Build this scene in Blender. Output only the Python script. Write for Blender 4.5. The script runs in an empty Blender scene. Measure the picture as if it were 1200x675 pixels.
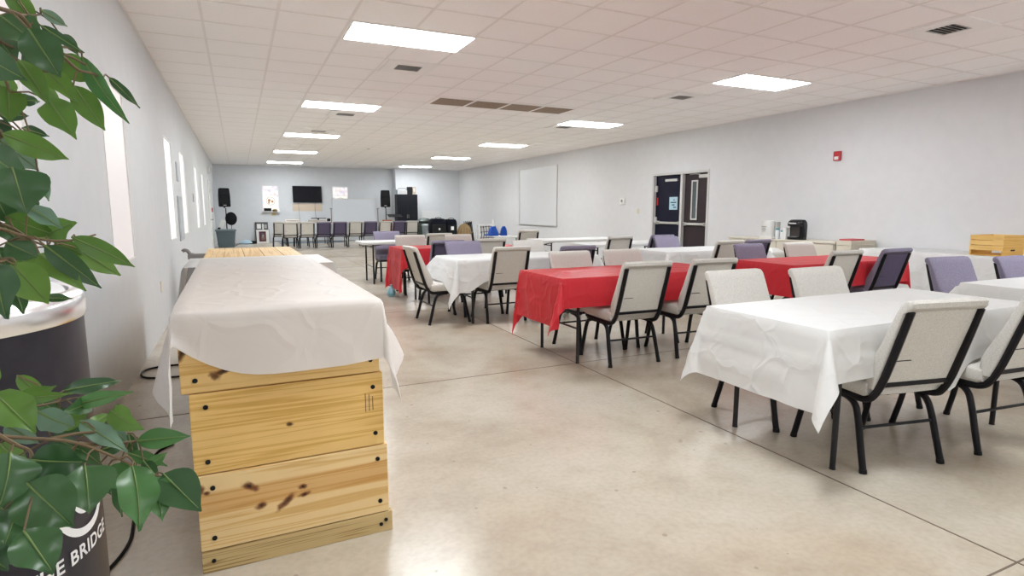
import bpy, bmesh, math, random
from mathutils import Vector, Matrix, noise
PI = math.pi
SC = bpy.context.scene
COL = SC.collection
rnd = random.Random(7)

# ------------------------------------------------------------------ materials
MATS = {}
def mat(name, col, rough=.5, metal=0.0, spec=.5, emis=None, estr=0.0, alpha=1.0, trans=0.0):
    if name in MATS: return MATS[name]
    m = bpy.data.materials.new(name); m.use_nodes = True
    p = m.node_tree.nodes['Principled BSDF']
    p.inputs['Base Color'].default_value = (*col, 1)
    p.inputs['Roughness'].default_value = rough
    p.inputs['Metallic'].default_value = metal
    p.inputs['Specular IOR Level'].default_value = spec
    if emis: p.inputs['Emission Color'].default_value = (*emis, 1); p.inputs['Emission Strength'].default_value = estr
    p.inputs['Alpha'].default_value = alpha
    p.inputs['Transmission Weight'].default_value = trans
    MATS[name] = m
    return m
def nt(m): return m.node_tree.nodes, m.node_tree.links, m.node_tree.nodes['Principled BSDF']
def ramp(n, stops, interp='LINEAR'):
    r = n.new('ShaderNodeValToRGB'); e = r.color_ramp.elements; r.color_ramp.interpolation = interp
    while len(e) < len(stops): e.new(.5)
    for i, (p, c) in enumerate(stops):
        e[i].position = p; e[i].color = (*c, 1) if len(c) == 3 else c
    return r
def noise_mat(name, c0, c1, scale, rough=.8, detail=4, bump=0, bscale=None, stretch=(1, 1, 1), spec=.3, lo=.35, hi=.65, bdist=.002):
    m = mat(name, c0, rough, spec=spec); n, l, p = nt(m)
    tc = n.new('ShaderNodeTexCoord'); mp = n.new('ShaderNodeMapping'); mp.inputs['Scale'].default_value = stretch
    l.new(tc.outputs['Object'], mp.inputs['Vector'])
    t = n.new('ShaderNodeTexNoise'); t.inputs['Scale'].default_value = scale; t.inputs['Detail'].default_value = detail
    l.new(mp.outputs['Vector'], t.inputs['Vector'])
    r = ramp(n, [(lo, c0), (hi, c1)]); l.new(t.outputs['Fac'], r.inputs['Fac']); l.new(r.outputs['Color'], p.inputs['Base Color'])
    if bump:
        b = n.new('ShaderNodeBump'); b.inputs['Strength'].default_value = bump; b.inputs['Distance'].default_value = bdist
        t2 = n.new('ShaderNodeTexNoise'); t2.inputs['Scale'].default_value = bscale or scale; t2.inputs['Detail'].default_value = 3
        l.new(mp.outputs['Vector'], t2.inputs['Vector']); l.new(t2.outputs['Fac'], b.inputs['Height']); l.new(b.outputs['Normal'], p.inputs['Normal'])
    return m

M_wall = noise_mat('wall_paint', (.665, .685, .71), (.685, .705, .73), 6, .55, bump=.06, bscale=60)
M_wallr = noise_mat('wall_paint_warm', (.675, .675, .69), (.695, .695, .71), 6, .55, bump=.06, bscale=60)
M_ceil = noise_mat('ceiling_tile', (.93, .91, .91), (.96, .945, .945), 90, .95, detail=6, bump=.2, bscale=180, spec=.1, bdist=.002)
M_grid = mat('ceiling_grid_paint', (.84, .81, .80), .6)
M_white = mat('white_paint', (.8, .8, .79), .45)
M_black = mat('black_plastic', (.010, .010, .011), .5, spec=.2)
M_blackm = mat('black_metal', (.008, .007, .009), .42, spec=.22)
M_grey = mat('grey_plastic', (.20, .19, .185), .5)
M_greyl = mat('light_grey_plastic', (.42, .41, .40), .5)
M_chrome = mat('silver_metal', (.90, .90, .91), .25, 1.0)
M_alum = mat('brushed_aluminium', (.62, .61, .59), .38, .8)
M_paper = mat('white_paper', (.82, .82, .8), .7)
M_lamp = mat('lamp_diffuser', (.9, .9, .9), .5, emis=(.93, .975, 1.0), estr=14.0)

def floor_mat():
    m = mat('polished_concrete', (.5, .46, .4), .22, spec=.5); n, l, p = nt(m)
    tc = n.new('ShaderNodeTexCoord')
    a = n.new('ShaderNodeTexNoise'); a.inputs['Scale'].default_value = .9; a.inputs['Detail'].default_value = 5; a.inputs['Roughness'].default_value = .5; a.inputs['Distortion'].default_value = .8
    l.new(tc.outputs['Object'], a.inputs['Vector'])
    r = ramp(n, [(.30, (.45, .385, .31)), (.5, (.555, .495, .41)), (.70, (.62, .575, .50))]); l.new(a.outputs['Fac'], r.inputs['Fac'])
    b = n.new('ShaderNodeTexNoise'); b.inputs['Scale'].default_value = 5; b.inputs['Detail'].default_value = 4; b.inputs['Roughness'].default_value = .55
    l.new(tc.outputs['Object'], b.inputs['Vector'])
    r2 = ramp(n, [(.28, (.84, .81, .77)), (.5, (.96, .955, .945)), (.72, (1.0, 1.0, 1.0))]); l.new(b.outputs['Fac'], r2.inputs['Fac'])
    mx = n.new('ShaderNodeMixRGB'); mx.blend_type = 'MULTIPLY'; mx.inputs[0].default_value = .75
    l.new(r.outputs['Color'], mx.inputs[1]); l.new(r2.outputs['Color'], mx.inputs[2])
    # small dark pits
    v = n.new('ShaderNodeTexVoronoi'); v.inputs['Scale'].default_value = 7.5; l.new(tc.outputs['Object'], v.inputs['Vector'])
    c = n.new('ShaderNodeTexNoise'); c.inputs['Scale'].default_value = 2.3; l.new(tc.outputs['Object'], c.inputs['Vector'])
    s = n.new('ShaderNodeMath'); s.operation = 'MULTIPLY_ADD'; s.inputs[1].default_value = .22; s.inputs[2].default_value = -.055; l.new(c.outputs['Fac'], s.inputs[0])
    lt = n.new('ShaderNodeMath'); lt.operation = 'LESS_THAN'; l.new(v.outputs['Distance'], lt.inputs[0]); l.new(s.outputs[0], lt.inputs[1])
    sc2 = n.new('ShaderNodeMath'); sc2.operation = 'MULTIPLY'; sc2.inputs[1].default_value = .45; l.new(lt.outputs[0], sc2.inputs[0])
    mx2 = n.new('ShaderNodeMixRGB'); mx2.inputs[2].default_value = (.24, .19, .14, 1)
    l.new(sc2.outputs[0], mx2.inputs[0]); l.new(mx.outputs['Color'], mx2.inputs[1])
    l.new(mx2.outputs['Color'], p.inputs['Base Color'])
    p.inputs['Roughness'].default_value = .235
    # faint rusty brown stains and a fine grain
    e = n.new('ShaderNodeTexNoise'); e.inputs['Scale'].default_value = .55; e.inputs['Detail'].default_value = 3; l.new(tc.outputs['Object'], e.inputs['Vector'])
    re = ramp(n, [(.52, (0, 0, 0)), (.74, (.55, .55, .55))]); l.new(e.outputs['Fac'], re.inputs['Fac'])
    m3 = n.new('ShaderNodeMixRGB'); m3.blend_type = 'MULTIPLY'; m3.inputs[2].default_value = (.92, .76, .62, 1); l.new(re.outputs['Color'], m3.inputs[0]); l.new(mx2.outputs['Color'], m3.inputs[1])
    f = n.new('ShaderNodeTexNoise'); f.inputs['Scale'].default_value = 38; f.inputs['Detail'].default_value = 4; l.new(tc.outputs['Object'], f.inputs['Vector'])
    rf = ramp(n, [(.3, (.90, .89, .87)), (.6, (1, 1, 1))]); l.new(f.outputs['Fac'], rf.inputs['Fac'])
    m4 = n.new('ShaderNodeMixRGB'); m4.blend_type = 'MULTIPLY'; m4.inputs[0].default_value = .8; l.new(m3.outputs['Color'], m4.inputs[1]); l.new(rf.outputs['Color'], m4.inputs[2])
    l.new(m4.outputs['Color'], p.inputs['Base Color'])
    return m
M_floor = floor_mat()
M_joint = mat('joint_filler', (.16, .12, .09), .8)

def fabric(name, c0, c1):
    return noise_mat(name, c0, c1, 160, .92, detail=3, bump=.3, bscale=420, spec=.15, bdist=.0015)
M_beige = fabric('beige_fabric', (.53, .51, .48), (.64, .62, .585))
M_beigeb = fabric('beige_back_fabric', (.56, .54, .495), (.68, .655, .61))
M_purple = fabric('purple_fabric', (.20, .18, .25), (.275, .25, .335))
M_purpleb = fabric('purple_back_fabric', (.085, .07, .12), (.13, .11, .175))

def cloth_mat(name, col, rough, tl, alpha, crease=.36):
    m = mat(name, col, rough, spec=.22); n, l, p = nt(m)
    tc = n.new('ShaderNodeTexCoord')
    t = n.new('ShaderNodeTexNoise'); t.inputs['Scale'].default_value = 3.5; t.inputs['Detail'].default_value = 2
    l.new(tc.outputs['Object'], t.inputs['Vector'])
    wv = n.new('ShaderNodeMixRGB'); wv.blend_type = 'ADD'; wv.inputs[0].default_value = .25; l.new(tc.outputs['Object'], wv.inputs[1]); l.new(t.outputs['Color'], wv.inputs[2])
    vo = n.new('ShaderNodeTexVoronoi'); vo.feature = 'DISTANCE_TO_EDGE'; vo.inputs['Scale'].default_value = 4.5; l.new(wv.outputs['Color'], vo.inputs['Vector'])
    cl = ramp(n, [(0, (1, 1, 1)), (.10, (.35, .35, .35)), (.35, (0, 0, 0))]); l.new(vo.outputs['Distance'], cl.inputs['Fac'])
    sm = n.new('ShaderNodeMath'); sm.operation = 'MULTIPLY_ADD'; sm.inputs[1].default_value = 2.2; l.new(t.outputs['Fac'], sm.inputs[0]); l.new(cl.outputs['Color'], sm.inputs[2])
    b = n.new('ShaderNodeBump'); b.inputs['Strength'].default_value = crease; b.inputs['Distance'].default_value = .012
    l.new(sm.outputs[0], b.inputs['Height']); l.new(b.outputs['Normal'], p.inputs['Normal'])
    out = n['Material Output']
    tr = n.new('ShaderNodeBsdfTranslucent'); tr.inputs['Color'].default_value = (*col, 1)
    mx = n.new('ShaderNodeMixShader'); mx.inputs[0].default_value = tl
    l.new(p.outputs[0], mx.inputs[1]); l.new(tr.outputs[0], mx.inputs[2])
    tp = n.new('ShaderNodeBsdfTransparent')
    m2 = n.new('ShaderNodeMixShader'); m2.inputs[0].default_value = alpha
    l.new(tp.outputs[0], m2.inputs[1]); l.new(mx.outputs[0], m2.inputs[2]); l.new(m2.outputs[0], out.inputs['Surface'])
    return m
M_clothw = cloth_mat('white_plastic_cloth', (.83, .83, .83), .38, .25, 1.0)
M_clothc = cloth_mat('thin_white_plastic_cloth', (.86, .83, .81), .4, .2, .9, .22)
M_clothr = cloth_mat('red_plastic_cloth', (.70, .045, .06), .34, .3, 1.0)

def wood_mat(name, c_lo, c_hi, c_dark, axis='X', scale=1.0, knots=(), kcol=(.14, .05, .015), band=None):
    m = mat(name, c_hi, .5, spec=.35); n, l, p = nt(m)
    tc = n.new('ShaderNodeTexCoord'); mp = n.new('ShaderNodeMapping')
    st = {'X': (.30, 8, 17), 'Y': (17, .30, 8), 'Z': (12, 12, .30)}[axis]
    mp.inputs['Scale'].default_value = [s * scale for s in st]
    l.new(tc.outputs['Object'], mp.inputs['Vector'])
    a = n.new('ShaderNodeTexNoise'); a.inputs['Scale'].default_value = 1.6; a.inputs['Detail'].default_value = 3; a.inputs['Distortion'].default_value = .6
    l.new(mp.outputs['Vector'], a.inputs['Vector'])
    w = n.new('ShaderNodeMath'); w.operation = 'MULTIPLY'; w.inputs[1].default_value = 34; l.new(a.outputs['Fac'], w.inputs[0])
    s = n.new('ShaderNodeMath'); s.operation = 'SINE'; l.new(w.outputs[0], s.inputs[0])
    r = ramp(n, [(0, c_hi), (.5, c_hi), (.9, c_lo), (1.0, [.5 * (u + v) for u, v in zip(c_lo, c_dark)])])
    ad = n.new('ShaderNodeMath'); ad.operation = 'MULTIPLY_ADD'; ad.inputs[1].default_value = .5; ad.inputs[2].default_value = .5; l.new(s.outputs[0], ad.inputs[0])
    l.new(ad.outputs[0], r.inputs['Fac'])
    t = n.new('ShaderNodeTexNoise'); t.inputs['Scale'].default_value = 2.2; t.inputs['Detail'].default_value = 4; l.new(tc.outputs['Object'], t.inputs['Vector'])
    r2 = ramp(n, [(.35, (.93, .91, .88)), (.65, (1.04, 1.03, 1.01))]); l.new(t.outputs['Fac'], r2.inputs['Fac'])
    mx = n.new('ShaderNodeMixRGB'); mx.blend_type = 'MULTIPLY'; mx.inputs[0].default_value = 1; l.new(r.outputs['Color'], mx.inputs[1]); l.new(r2.outputs['Color'], mx.inputs[2])
    last = mx.outputs['Color']
    if band:   # a heartwood streak along the board: (z centre, half width, colour)
        sp = n.new('ShaderNodeSeparateXYZ'); l.new(tc.outputs['Object'], sp.inputs[0])
        nz = n.new('ShaderNodeMath'); nz.operation = 'MULTIPLY_ADD'; nz.inputs[1].default_value = .05; nz.inputs[2].default_value = -.025 - band[0]; l.new(a.outputs['Fac'], nz.inputs[0])
        sm = n.new('ShaderNodeMath'); sm.operation = 'ADD'; l.new(sp.outputs['Z'], sm.inputs[0]); l.new(nz.outputs[0], sm.inputs[1])
        ab = n.new('ShaderNodeMath'); ab.operation = 'ABSOLUTE'; l.new(sm.outputs[0], ab.inputs[0])
        rb = ramp(n, [(band[1] * .75, (.75, .75, .75)), (band[1], (0, 0, 0))]); l.new(ab.outputs[0], rb.inputs['Fac'])
        mb = n.new('ShaderNodeMixRGB'); mb.inputs[2].default_value = (*band[2], 1); mb.blend_type = 'MULTIPLY'
        l.new(rb.outputs['Color'], mb.inputs[0]); l.new(last, mb.inputs[1]); last = mb.outputs['Color']
    for (kx, ky, kz, sx, sz, ang) in knots:
        q = n.new('ShaderNodeMapping'); q.vector_type = 'TEXTURE'
        q.inputs['Location'].default_value = (kx, ky, kz); q.inputs['Rotation'].default_value = (0, ang, 0); q.inputs['Scale'].default_value = (sx, 1, sz)
        l.new(tc.outputs['Object'], q.inputs['Vector'])
        le = n.new('ShaderNodeVectorMath'); le.operation = 'LENGTH'; l.new(q.outputs['Vector'], le.inputs[0])
        wob = n.new('ShaderNodeMath'); wob.operation = 'MULTIPLY_ADD'; wob.inputs[1].default_value = .9; wob.inputs[2].default_value = -.45
        t3 = n.new('ShaderNodeTexNoise'); t3.inputs['Scale'].default_value = 45; l.new(tc.outputs['Object'], t3.inputs['Vector']); l.new(t3.outputs['Fac'], wob.inputs[0])
        sm = n.new('ShaderNodeMath'); sm.operation = 'ADD'; l.new(le.outputs['Value'], sm.inputs[0]); l.new(wob.outputs[0], sm.inputs[1])
        rk = ramp(n, [(.0, (1, 1, 1)), (.55, (.9, .9, .9)), (.8, (.35, .35, .35)), (1.0, (0, 0, 0))]); l.new(sm.outputs[0], rk.inputs['Fac'])
        rc = ramp(n, [(.1, (.03, .012, .006)), (.45, kcol), (.9, (.34, .14, .04))]); l.new(sm.outputs[0], rc.inputs['Fac'])
        mk = n.new('ShaderNodeMixRGB'); l.new(rk.outputs['Color'], mk.inputs[0]); l.new(last, mk.inputs[1]); l.new(rc.outputs['Color'], mk.inputs[2]); last = mk.outputs['Color']
    l.new(last, p.inputs['Base Color'])
    return m

# ------------------------------------------------------------------ mesh building
class MB:
    def __init__(s): s.bm = bmesh.new()
    def box(s, x0, x1, y0, y1, z0, z1, bev=0, seg=2, rot=None, piv=None):
        r = bmesh.ops.create_cube(s.bm, size=1); vs = r['verts']
        for v in vs: v.co = Vector(((x0 + x1) / 2 + v.co.x * (x1 - x0), (y0 + y1) / 2 + v.co.y * (y1 - y0), (z0 + z1) / 2 + v.co.z * (z1 - z0)))
        if bev:
            es = {e for v in vs for e in v.link_edges}
            rr = bmesh.ops.bevel(s.bm, geom=list(es), offset=bev, segments=seg, affect='EDGES', profile=.5)
            vs = list({v for f in rr['faces'] for v in f.verts} | {v for v in vs if v.is_valid})
        if rot is not None:
            pv = Vector(piv) if piv else Vector(((x0 + x1) / 2, (y0 + y1) / 2, (z0 + z1) / 2))
            for v in vs: v.co = pv + rot @ (v.co - pv)
        return s
    def cyl(s, c, r, h, seg=24, axis='Z', r2=None, bev=0):
        rr = bmesh.ops.create_cone(s.bm, cap_ends=True, segments=seg, radius1=r, radius2=r if r2 is None else r2, depth=h)
        R = {'Z': Matrix.Identity(3), 'X': Matrix.Rotation(PI / 2, 3, 'Y'), 'Y': Matrix.Rotation(-PI / 2, 3, 'X')}[axis]
        for v in rr['verts']: v.co = R @ v.co + Vector(c)
        return s
    def tube(s, pts, r, seg=10, cap=True, sx=1.0):
        pts = [Vector(p) for p in pts]; n = len(pts); rs = r if isinstance(r, (list, tuple)) else [r] * n
        rings = []; t0 = (pts[1] - pts[0]).normalized(); up = Vector((0, 0, 1)) if abs(t0.z) < .9 else Vector((1, 0, 0))
        u = t0.cross(up).normalized()
        for i in range(n):
            t = (pts[min(i + 1, n - 1)] - pts[max(i - 1, 0)]).normalized()
            u = (u - t * u.dot(t)).normalized(); w = t.cross(u)
            rings.append([s.bm.verts.new(pts[i] + (u * math.cos(2 * PI * k / seg) * sx + w * math.sin(2 * PI * k / seg)) * rs[i]) for k in range(seg)])
        for a, b in zip(rings, rings[1:]):
            for k in range(seg): s.bm.faces.new((a[k], a[(k + 1) % seg], b[(k + 1) % seg], b[k]))
        if cap: s.bm.faces.new(rings[0][::-1]); s.bm.faces.new(rings[-1])
        return s
    def lathe(s, prof, c=(0, 0), seg=48, cap=True):
        rings = [[s.bm.verts.new((c[0] + r * math.cos(2 * PI * k / seg), c[1] + r * math.sin(2 * PI * k / seg), z)) for k in range(seg)] for r, z in prof]
        for a, b in zip(rings, rings[1:]):
            for k in range(seg): s.bm.faces.new((a[k], a[(k + 1) % seg], b[(k + 1) % seg], b[k]))
        if cap: s.bm.faces.new(rings[0][::-1]); s.bm.faces.new(rings[-1])
        return s
    def prism(s, poly, x0, x1, axis='X'):
        f = {'X': lambda t, a, b: (t, a, b), 'Y': lambda t, a, b: (a, t, b), 'Z': lambda t, a, b: (a, b, t)}[axis]
        A = [s.bm.verts.new(f(x0, *p)) for p in poly]; B = [s.bm.verts.new(f(x1, *p)) for p in poly]
        n = len(poly)
        for i in range(n): s.bm.faces.new((A[i], A[(i + 1) % n], B[(i + 1) % n], B[i]))
        s.bm.faces.new(A[::-1]); s.bm.faces.new(B)
        return s
    def loft(s, rings, close=True, cap=True):
        R = [[s.bm.verts.new(p) for p in r] for r in rings]; n = len(R[0])
        for a, b in zip(R, R[1:]):
            for k in range(n if close else n - 1): s.bm.faces.new((a[k], a[(k + 1) % n], b[(k + 1) % n], b[k]))
        if cap: s.bm.faces.new(R[0][::-1]); s.bm.faces.new(R[-1])
        return s
    def build(s, name, m, parent=None, smooth=None, loc=None):
        bmesh.ops.recalc_face_normals(s.bm, faces=s.bm.faces)
        me = bpy.data.meshes.new(name)
        if smooth:
            for f in s.bm.faces: f.smooth = True
            for e in s.bm.edges:
                if len(e.link_faces) == 2 and e.calc_face_angle() > smooth: e.smooth = False
        s.bm.to_mesh(me); s.bm.free()
        for q in (m if isinstance(m, (list, tuple)) else [m]): me.materials.append(q)
        o = bpy.data.objects.new(name, me); COL.objects.link(o)
        if parent: o.parent = parent
        if loc: o.location = loc
        return o
SM = math.radians(40)

def tag(o, label=None, cat=None, group=None, kind=None):
    if label: o['label'] = label
    if cat: o['category'] = cat
    if group: o['group'] = group
    if kind: o['kind'] = kind
    return o
def thing(name, label, cat, loc=(0, 0, 0), rz=0, group=None):
    o = bpy.data.objects.new(name, None); COL.objects.link(o); o.empty_display_size = .1
    o.location = loc; o.rotation_euler = (0, 0, rz)
    return tag(o, label, cat, group)
def struct(o): return tag(o, kind='structure')
def kids(o): return [c for c in COL.objects if c.parent == o]
def copy_tree(o, loc, rz, label, group=None):
    def cp(src, par):
        c = src.copy(); COL.objects.link(c)
        if par: c.parent = par
        for k in CH.get(src.name, []): cp(k, c)
        return c
    r = cp(o, None); r.location = loc; r.rotation_euler = (0, 0, rz); r['label'] = label
    if group: r['group'] = group
    return r
CH = {}
def index_children(o):
    CH[o.name] = [c for c in COL.objects if c.parent == o]
    for c in CH[o.name]: index_children(c)
# ------------------------------------------------------------------ the room
XL, XR, YB, YF, CHT = -.793, 8.89, 24.95, -8.2, 3.014
YBUMP, XBUMP = 24.42, 6.06
def spath(pts, n=6):
    P = [Vector(p) for p in pts]; out = []
    for i in range(len(P) - 1):
        p0, p1, p2, p3 = P[max(i - 1, 0)], P[i], P[i + 1], P[min(i + 2, len(P) - 1)]
        for k in range(n):
            t = k / n
            out.append(.5 * ((2 * p1) + (p2 - p0) * t + (2 * p0 - 5 * p1 + 4 * p2 - p3) * t * t + (3 * p1 - p0 - 3 * p2 + p3) * t ** 3))
    out.append(P[-1]); return out

struct(MB().box(XL - .15, XR + .25, YF - .15, YB + .15, -.12, 0).build('floor', M_floor))
j = MB()
for x in (2.55, 5.68):
    j.box(x - .004, x + .004, YF, YB, 0, .0015)
for y in (1.01, 4.13, 7.25, 10.4, 13.5, 16.6, 19.7, 22.8):
    j.box(XL, XR, y - .0035, y + .0035, 0, .0015)
struct(j.build('trim_1', M_joint))
struct(MB().box(XL - .15, XR + .25, YF - .15, YB + .15, CHT, CHT + .1).build('ceiling', M_ceil))
g = MB()
gx = [-.195 + .61 * k for k in range(0, 15)]; gy = [5.04 + .6096 * k for k in range(-21, 33)]
for x in gx: g.box(x - .012, x + .012, YF, YB, CHT - .0035, CHT)
for y in gy: g.box(XL, XR, y - .012, y + .012, CHT - .0030, CHT)
g.box(XL, XL + .02, YF, YB, CHT - .012, CHT); g.box(XR - .02, XR, YF, YB, CHT - .012, CHT)
g.box(XL, XBUMP, YB - .02, YB, CHT - .012, CHT); g.box(XBUMP, XR, YBUMP - .02, YBUMP, CHT - .012, CHT)
struct(g.build('ceiling_grid', M_grid))

WIN = [(-6.4, -5.5), (-2.7, -1.8), (-.15, .75), (2.25, 3.15), (4.80, 5.68), (8.54, 9.40), (10.66, 11.56), (14.1, 15.0), (16.78, 17.65)]  # first three panes lie unseen behind the camera, added to brighten the room
WZ0, WZ1 = .905, 2.22
w = MB(); w.box(XL - .15, XL, YF - .15, YB + .15, 0, WZ0); w.box(XL - .15, XL, YF - .15, YB + .15, WZ1, CHT)
ys = [YF - .15] + [v for p in WIN for v in p] + [YB + .15]
for a, b in zip(ys[::2], ys[1::2]): w.box(XL - .15, XL, a, b, WZ0, WZ1)
struct(w.build('wall_left', M_wall))
DY0, DY1, DZ = 9.30, 11.14, 2.13
w = MB(); w.box(XR, XR + .2, YF - .15, DY0, 0, CHT); w.box(XR, XR + .2, DY1, YB + .15, 0, CHT); w.box(XR, XR + .2, DY0, DY1, DZ, CHT)
struct(w.build('wall_right', M_wallr))
struct(MB().box(XR + .2, XR + .24, DY0 - .1, DY1 + .1, 0, DZ + .1).build('wall_outside', M_black))
SG = [(.885, 1.50, 1.235, 2.24), (3.55, 4.19, 1.235, 2.235)]
w = MB(); w.box(XL - .15, XBUMP, YB, YB + .15, 0, SG[0][2]); w.box(XL - .15, XBUMP, YB, YB + .15, SG[0][3], CHT)
for a, b in ((XL - .15, SG[0][0]), (SG[0][1], SG[1][0]), (SG[1][1], XBUMP)): w.box(a, b, YB, YB + .15, SG[0][2], SG[0][3])
w.box(XBUMP, XR + .2, YBUMP, YB + .15, 0, CHT)
struct(w.build('wall_back', M_wall))
struct(MB().box(XL - .15, XR + .25, YF - .15, YF, 0, CHT).build('wall_front', M_wall))

pane_cols = [(1, 1, 1)] * 3 + [(1.0, .90, .885), (1.0, .905, .89), (1.0, 1.0, 1.0), (1.0, .97, .95), (1, 1, 1), (1, 1, 1)]
for i, (a, b) in enumerate(WIN):
    c = pane_cols[i]
    mp = mat('daylit_pane_%d' % i, (.3, .3, .3), .4, emis=c, estr=.26 if i in (3, 4) else .33)
    o = MB().box(XL - .03, XL - .008, a, b, WZ0, WZ1).build('window_%d' % (i + 1), mp); struct(o)
    f = MB()
    for (p, q, r, s_) in ((a, a + .012, WZ0, WZ1), (b - .012, b, WZ0, WZ1), (a + .012, b - .012, WZ0, WZ0 + .012), (a + .012, b - .012, WZ1 - .012, WZ1)):
        f.box(XL - .008, XL + .003, p, q, r, s_)
    f.build('window_frame', M_white, o)

# stained glass windows of the back wall: pale leaded panes with daylight behind
def stained(name):
    m = mat(name, (.2, .2, .2), .35); n, l, p = nt(m)
    tc = n.new('ShaderNodeTexCoord')
    v = n.new('ShaderNodeTexVoronoi'); v.inputs['Scale'].default_value = 11; l.new(tc.outputs['Object'], v.inputs['Vector'])
    r = ramp(n, [(0, (1, .62, .62)), (.3, (1, .95, .93)), (.5, (.62, .60, .90)), (.58, (1, .97, .95)), (.8, (1, .97, .95)), (1, (1, .45, .42))]); l.new(v.outputs['Color'], r.inputs['Fac'])
    l.new(r.outputs['Color'], p.inputs['Emission Color']); p.inputs['Emission Strength'].default_value = .42
    return m
M_sg = stained('stained_glass')
M_sgw = mat('clear_leaded_glass', (.2, .2, .2), .35, emis=(1, .96, .86), estr=.45)
M_lead = mat('lead_came', (.42, .33, .32), .6)
M_amber = mat('amber_glass', (.3, .12, .05), .4, emis=(.35, .2, .10), estr=.3)
for i, (a, b, z0, z1) in enumerate(SG):
    o = MB().box(a, b, YB + .02, YB + .03, z0, z1).build('window_%d' % (10 + i), M_sg); struct(o)
    cx, cz = (a + b) / 2, z0 + (z1 - z0) * .40
    MB().box(a + .11, b - .11, YB + .012, YB + .02, z0 + .06, z0 + .62).build('centre_pane', M_sgw, o)
    MB().cyl((cx, YB + .009, cz), .155, .006, 40, 'Y').build('round_pane', M_sgw, o)
    q = MB()
    q.tube([(cx + .155 * math.cos(t * PI / 16), YB + .006, cz + .155 * math.sin(t * PI / 16)) for t in range(33)], .011, 6)
    for k in range(1, 4): q.box(a + (b - a) * k / 4 - .003, a + (b - a) * k / 4 + .003, YB + .012, YB + .018, z0 + .62, z1)
    q.box(a, b, YB + .012, YB + .018, z0 + .62, z0 + .628); q.box(a, b, YB + .012, YB + .018, z0 + .82, z0 + .826)
    q.build('lead_came', M_lead, o)
    q = MB(); q.cyl((cx - .05, YB + .004, cz + .03), .05, .006, 14, 'Y'); q.cyl((cx + .06, YB + .004, cz - .02), .045, .006, 14, 'Y'); q.box(cx - .09, cx - .04, YB + .001, YB + .006, cz - .1, cz - .01); q.build('dark_glass_motif', M_amber, o)
    f = MB()
    for (p, q_, r, s_) in ((a, a + .025, z0, z1), (b - .025, b, z0, z1), (a + .025, b - .025, z0, z0 + .025), (a + .025, b - .025, z1 - .025, z1)):
        f.box(p, q_, YB - .006, YB + .02, r, s_)
    f.build('window_frame', M_white, o)

# double door of the right wall (sits in its opening, 8 cm back)
M_navy = mat('navy_door_paint', (.008, .008, .022), .4, spec=.15)
M_brown = mat('dark_brown_door_paint', (.035, .024, .028), .4, spec=.2)
M_frame = mat('door_frame_paint', (.60, .59, .58), .4)
M_glassd = mat('lite_glass', (.09, .11, .115), .15)
d = MB()
for a, b in ((DY0, DY0 + .05), (DY1 - .055, DY1)): d.box(XR - .012, XR + .13, a, b, 0, DZ)
d.box(XR - .012, XR + .13, DY0 + .05, DY1 - .055, DZ - .05, DZ)
door = struct(d.build('door_1', M_frame))
ym = 10.14
MB().box(XR - .005, XR + .12, ym - .035, ym + .035, 0, DZ - .05).build('mullion', M_frame, door)
def leaf(y0, y1, m):
    return MB().box(XR + .07, XR + .115, y0, y1, .012, DZ - .055).build('door_leaf', m, door)
lfar = leaf(ym + .037, DY1 - .057, M_navy); lnear = leaf(DY0 + .052, ym - .037, M_brown)
def panic(y0, y1, z, par):
    b = MB(); b.box(XR + .005, XR + .03, y0, y1, z - .025, z + .025, .006); b.box(XR + .005, XR + .07, y0, y0 + .05, z - .035, z + .035, .006); b.box(XR + .005, XR + .07, y1 - .07, y1, z - .04, z + .04, .006)
    b.build('panic_bar', M_alum, par)
panic(ym + .06, DY1 - .15, 1.00, lfar); panic(DY0 + .10, ym - .05, .99, lnear)
MB().box(XR + .02, XR + .07, 10.32, 10.72, 1.935, 1.99, .006).build('door_closer', M_alum, lfar)
MB().box(XR + .03, XR + .07, 10.28, 10.95, .52, .575, .004).build('kick_rail', M_alum, lfar)
MB().box(XR + .02, XR + .07, DY0 + .07, DY0 + .34, 1.97, 2.04, .006).build('door_closer', M_alum, lnear)
MB().tube([(XR + .03, 9.62, 2.05), (XR + .01, 9.75, 2.06), (XR + .03, 9.92, 2.055)], .010, 8).build('closer_arm', M_alum, lnear)
v = MB()
for (a, b, r, s_) in ((9.70, 9.73, 1.08, 1.93), (9.86, 9.89, 1.08, 1.93), (9.73, 9.86, 1.08, 1.11), (9.73, 9.86, 1.90, 1.93)): v.box(XR + .055, XR + .07, a, b, r, s_)
lt = v.build('vision_lite', M_frame, lnear); MB().box(XR + .063, XR + .07, 9.73, 9.86, 1.11, 1.90).build('lite_glass', M_glassd, lt)
for z in (1.78, 1.06): MB().box(XR + .03, XR + .07, DY1 - .12, DY1 - .06, z - .07, z + .07, .004).build('hinge', M_frame, lfar)
tag(MB().box(XR + .064, XR + .069, 11.0, 11.045, 1.40, 1.58).build('warning_label', mat('red_paint', (.55, .03, .03), .4), None), 'narrow red warning label on the navy door leaf', 'label')
M_pb = mat('pale_blue_paper', (.42, .62, .72), .6)
po = MB().box(XR + .064, XR + .069, 10.33, 10.60, 1.30, 1.585).build('paper_notice', M_pb); tag(po, 'pale blue paper notice taped to the navy door leaf', 'notice')
q = MB()
for k in range(4): q.box(XR + .0625, XR + .064, 10.37 + .05 * (k % 2), 10.46 + .05 * (k % 3), 1.34 + .055 * k, 1.365 + .055 * k)
q.build('dark_print', mat('dark_ink', (.03, .06, .10), .6), po)

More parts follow.
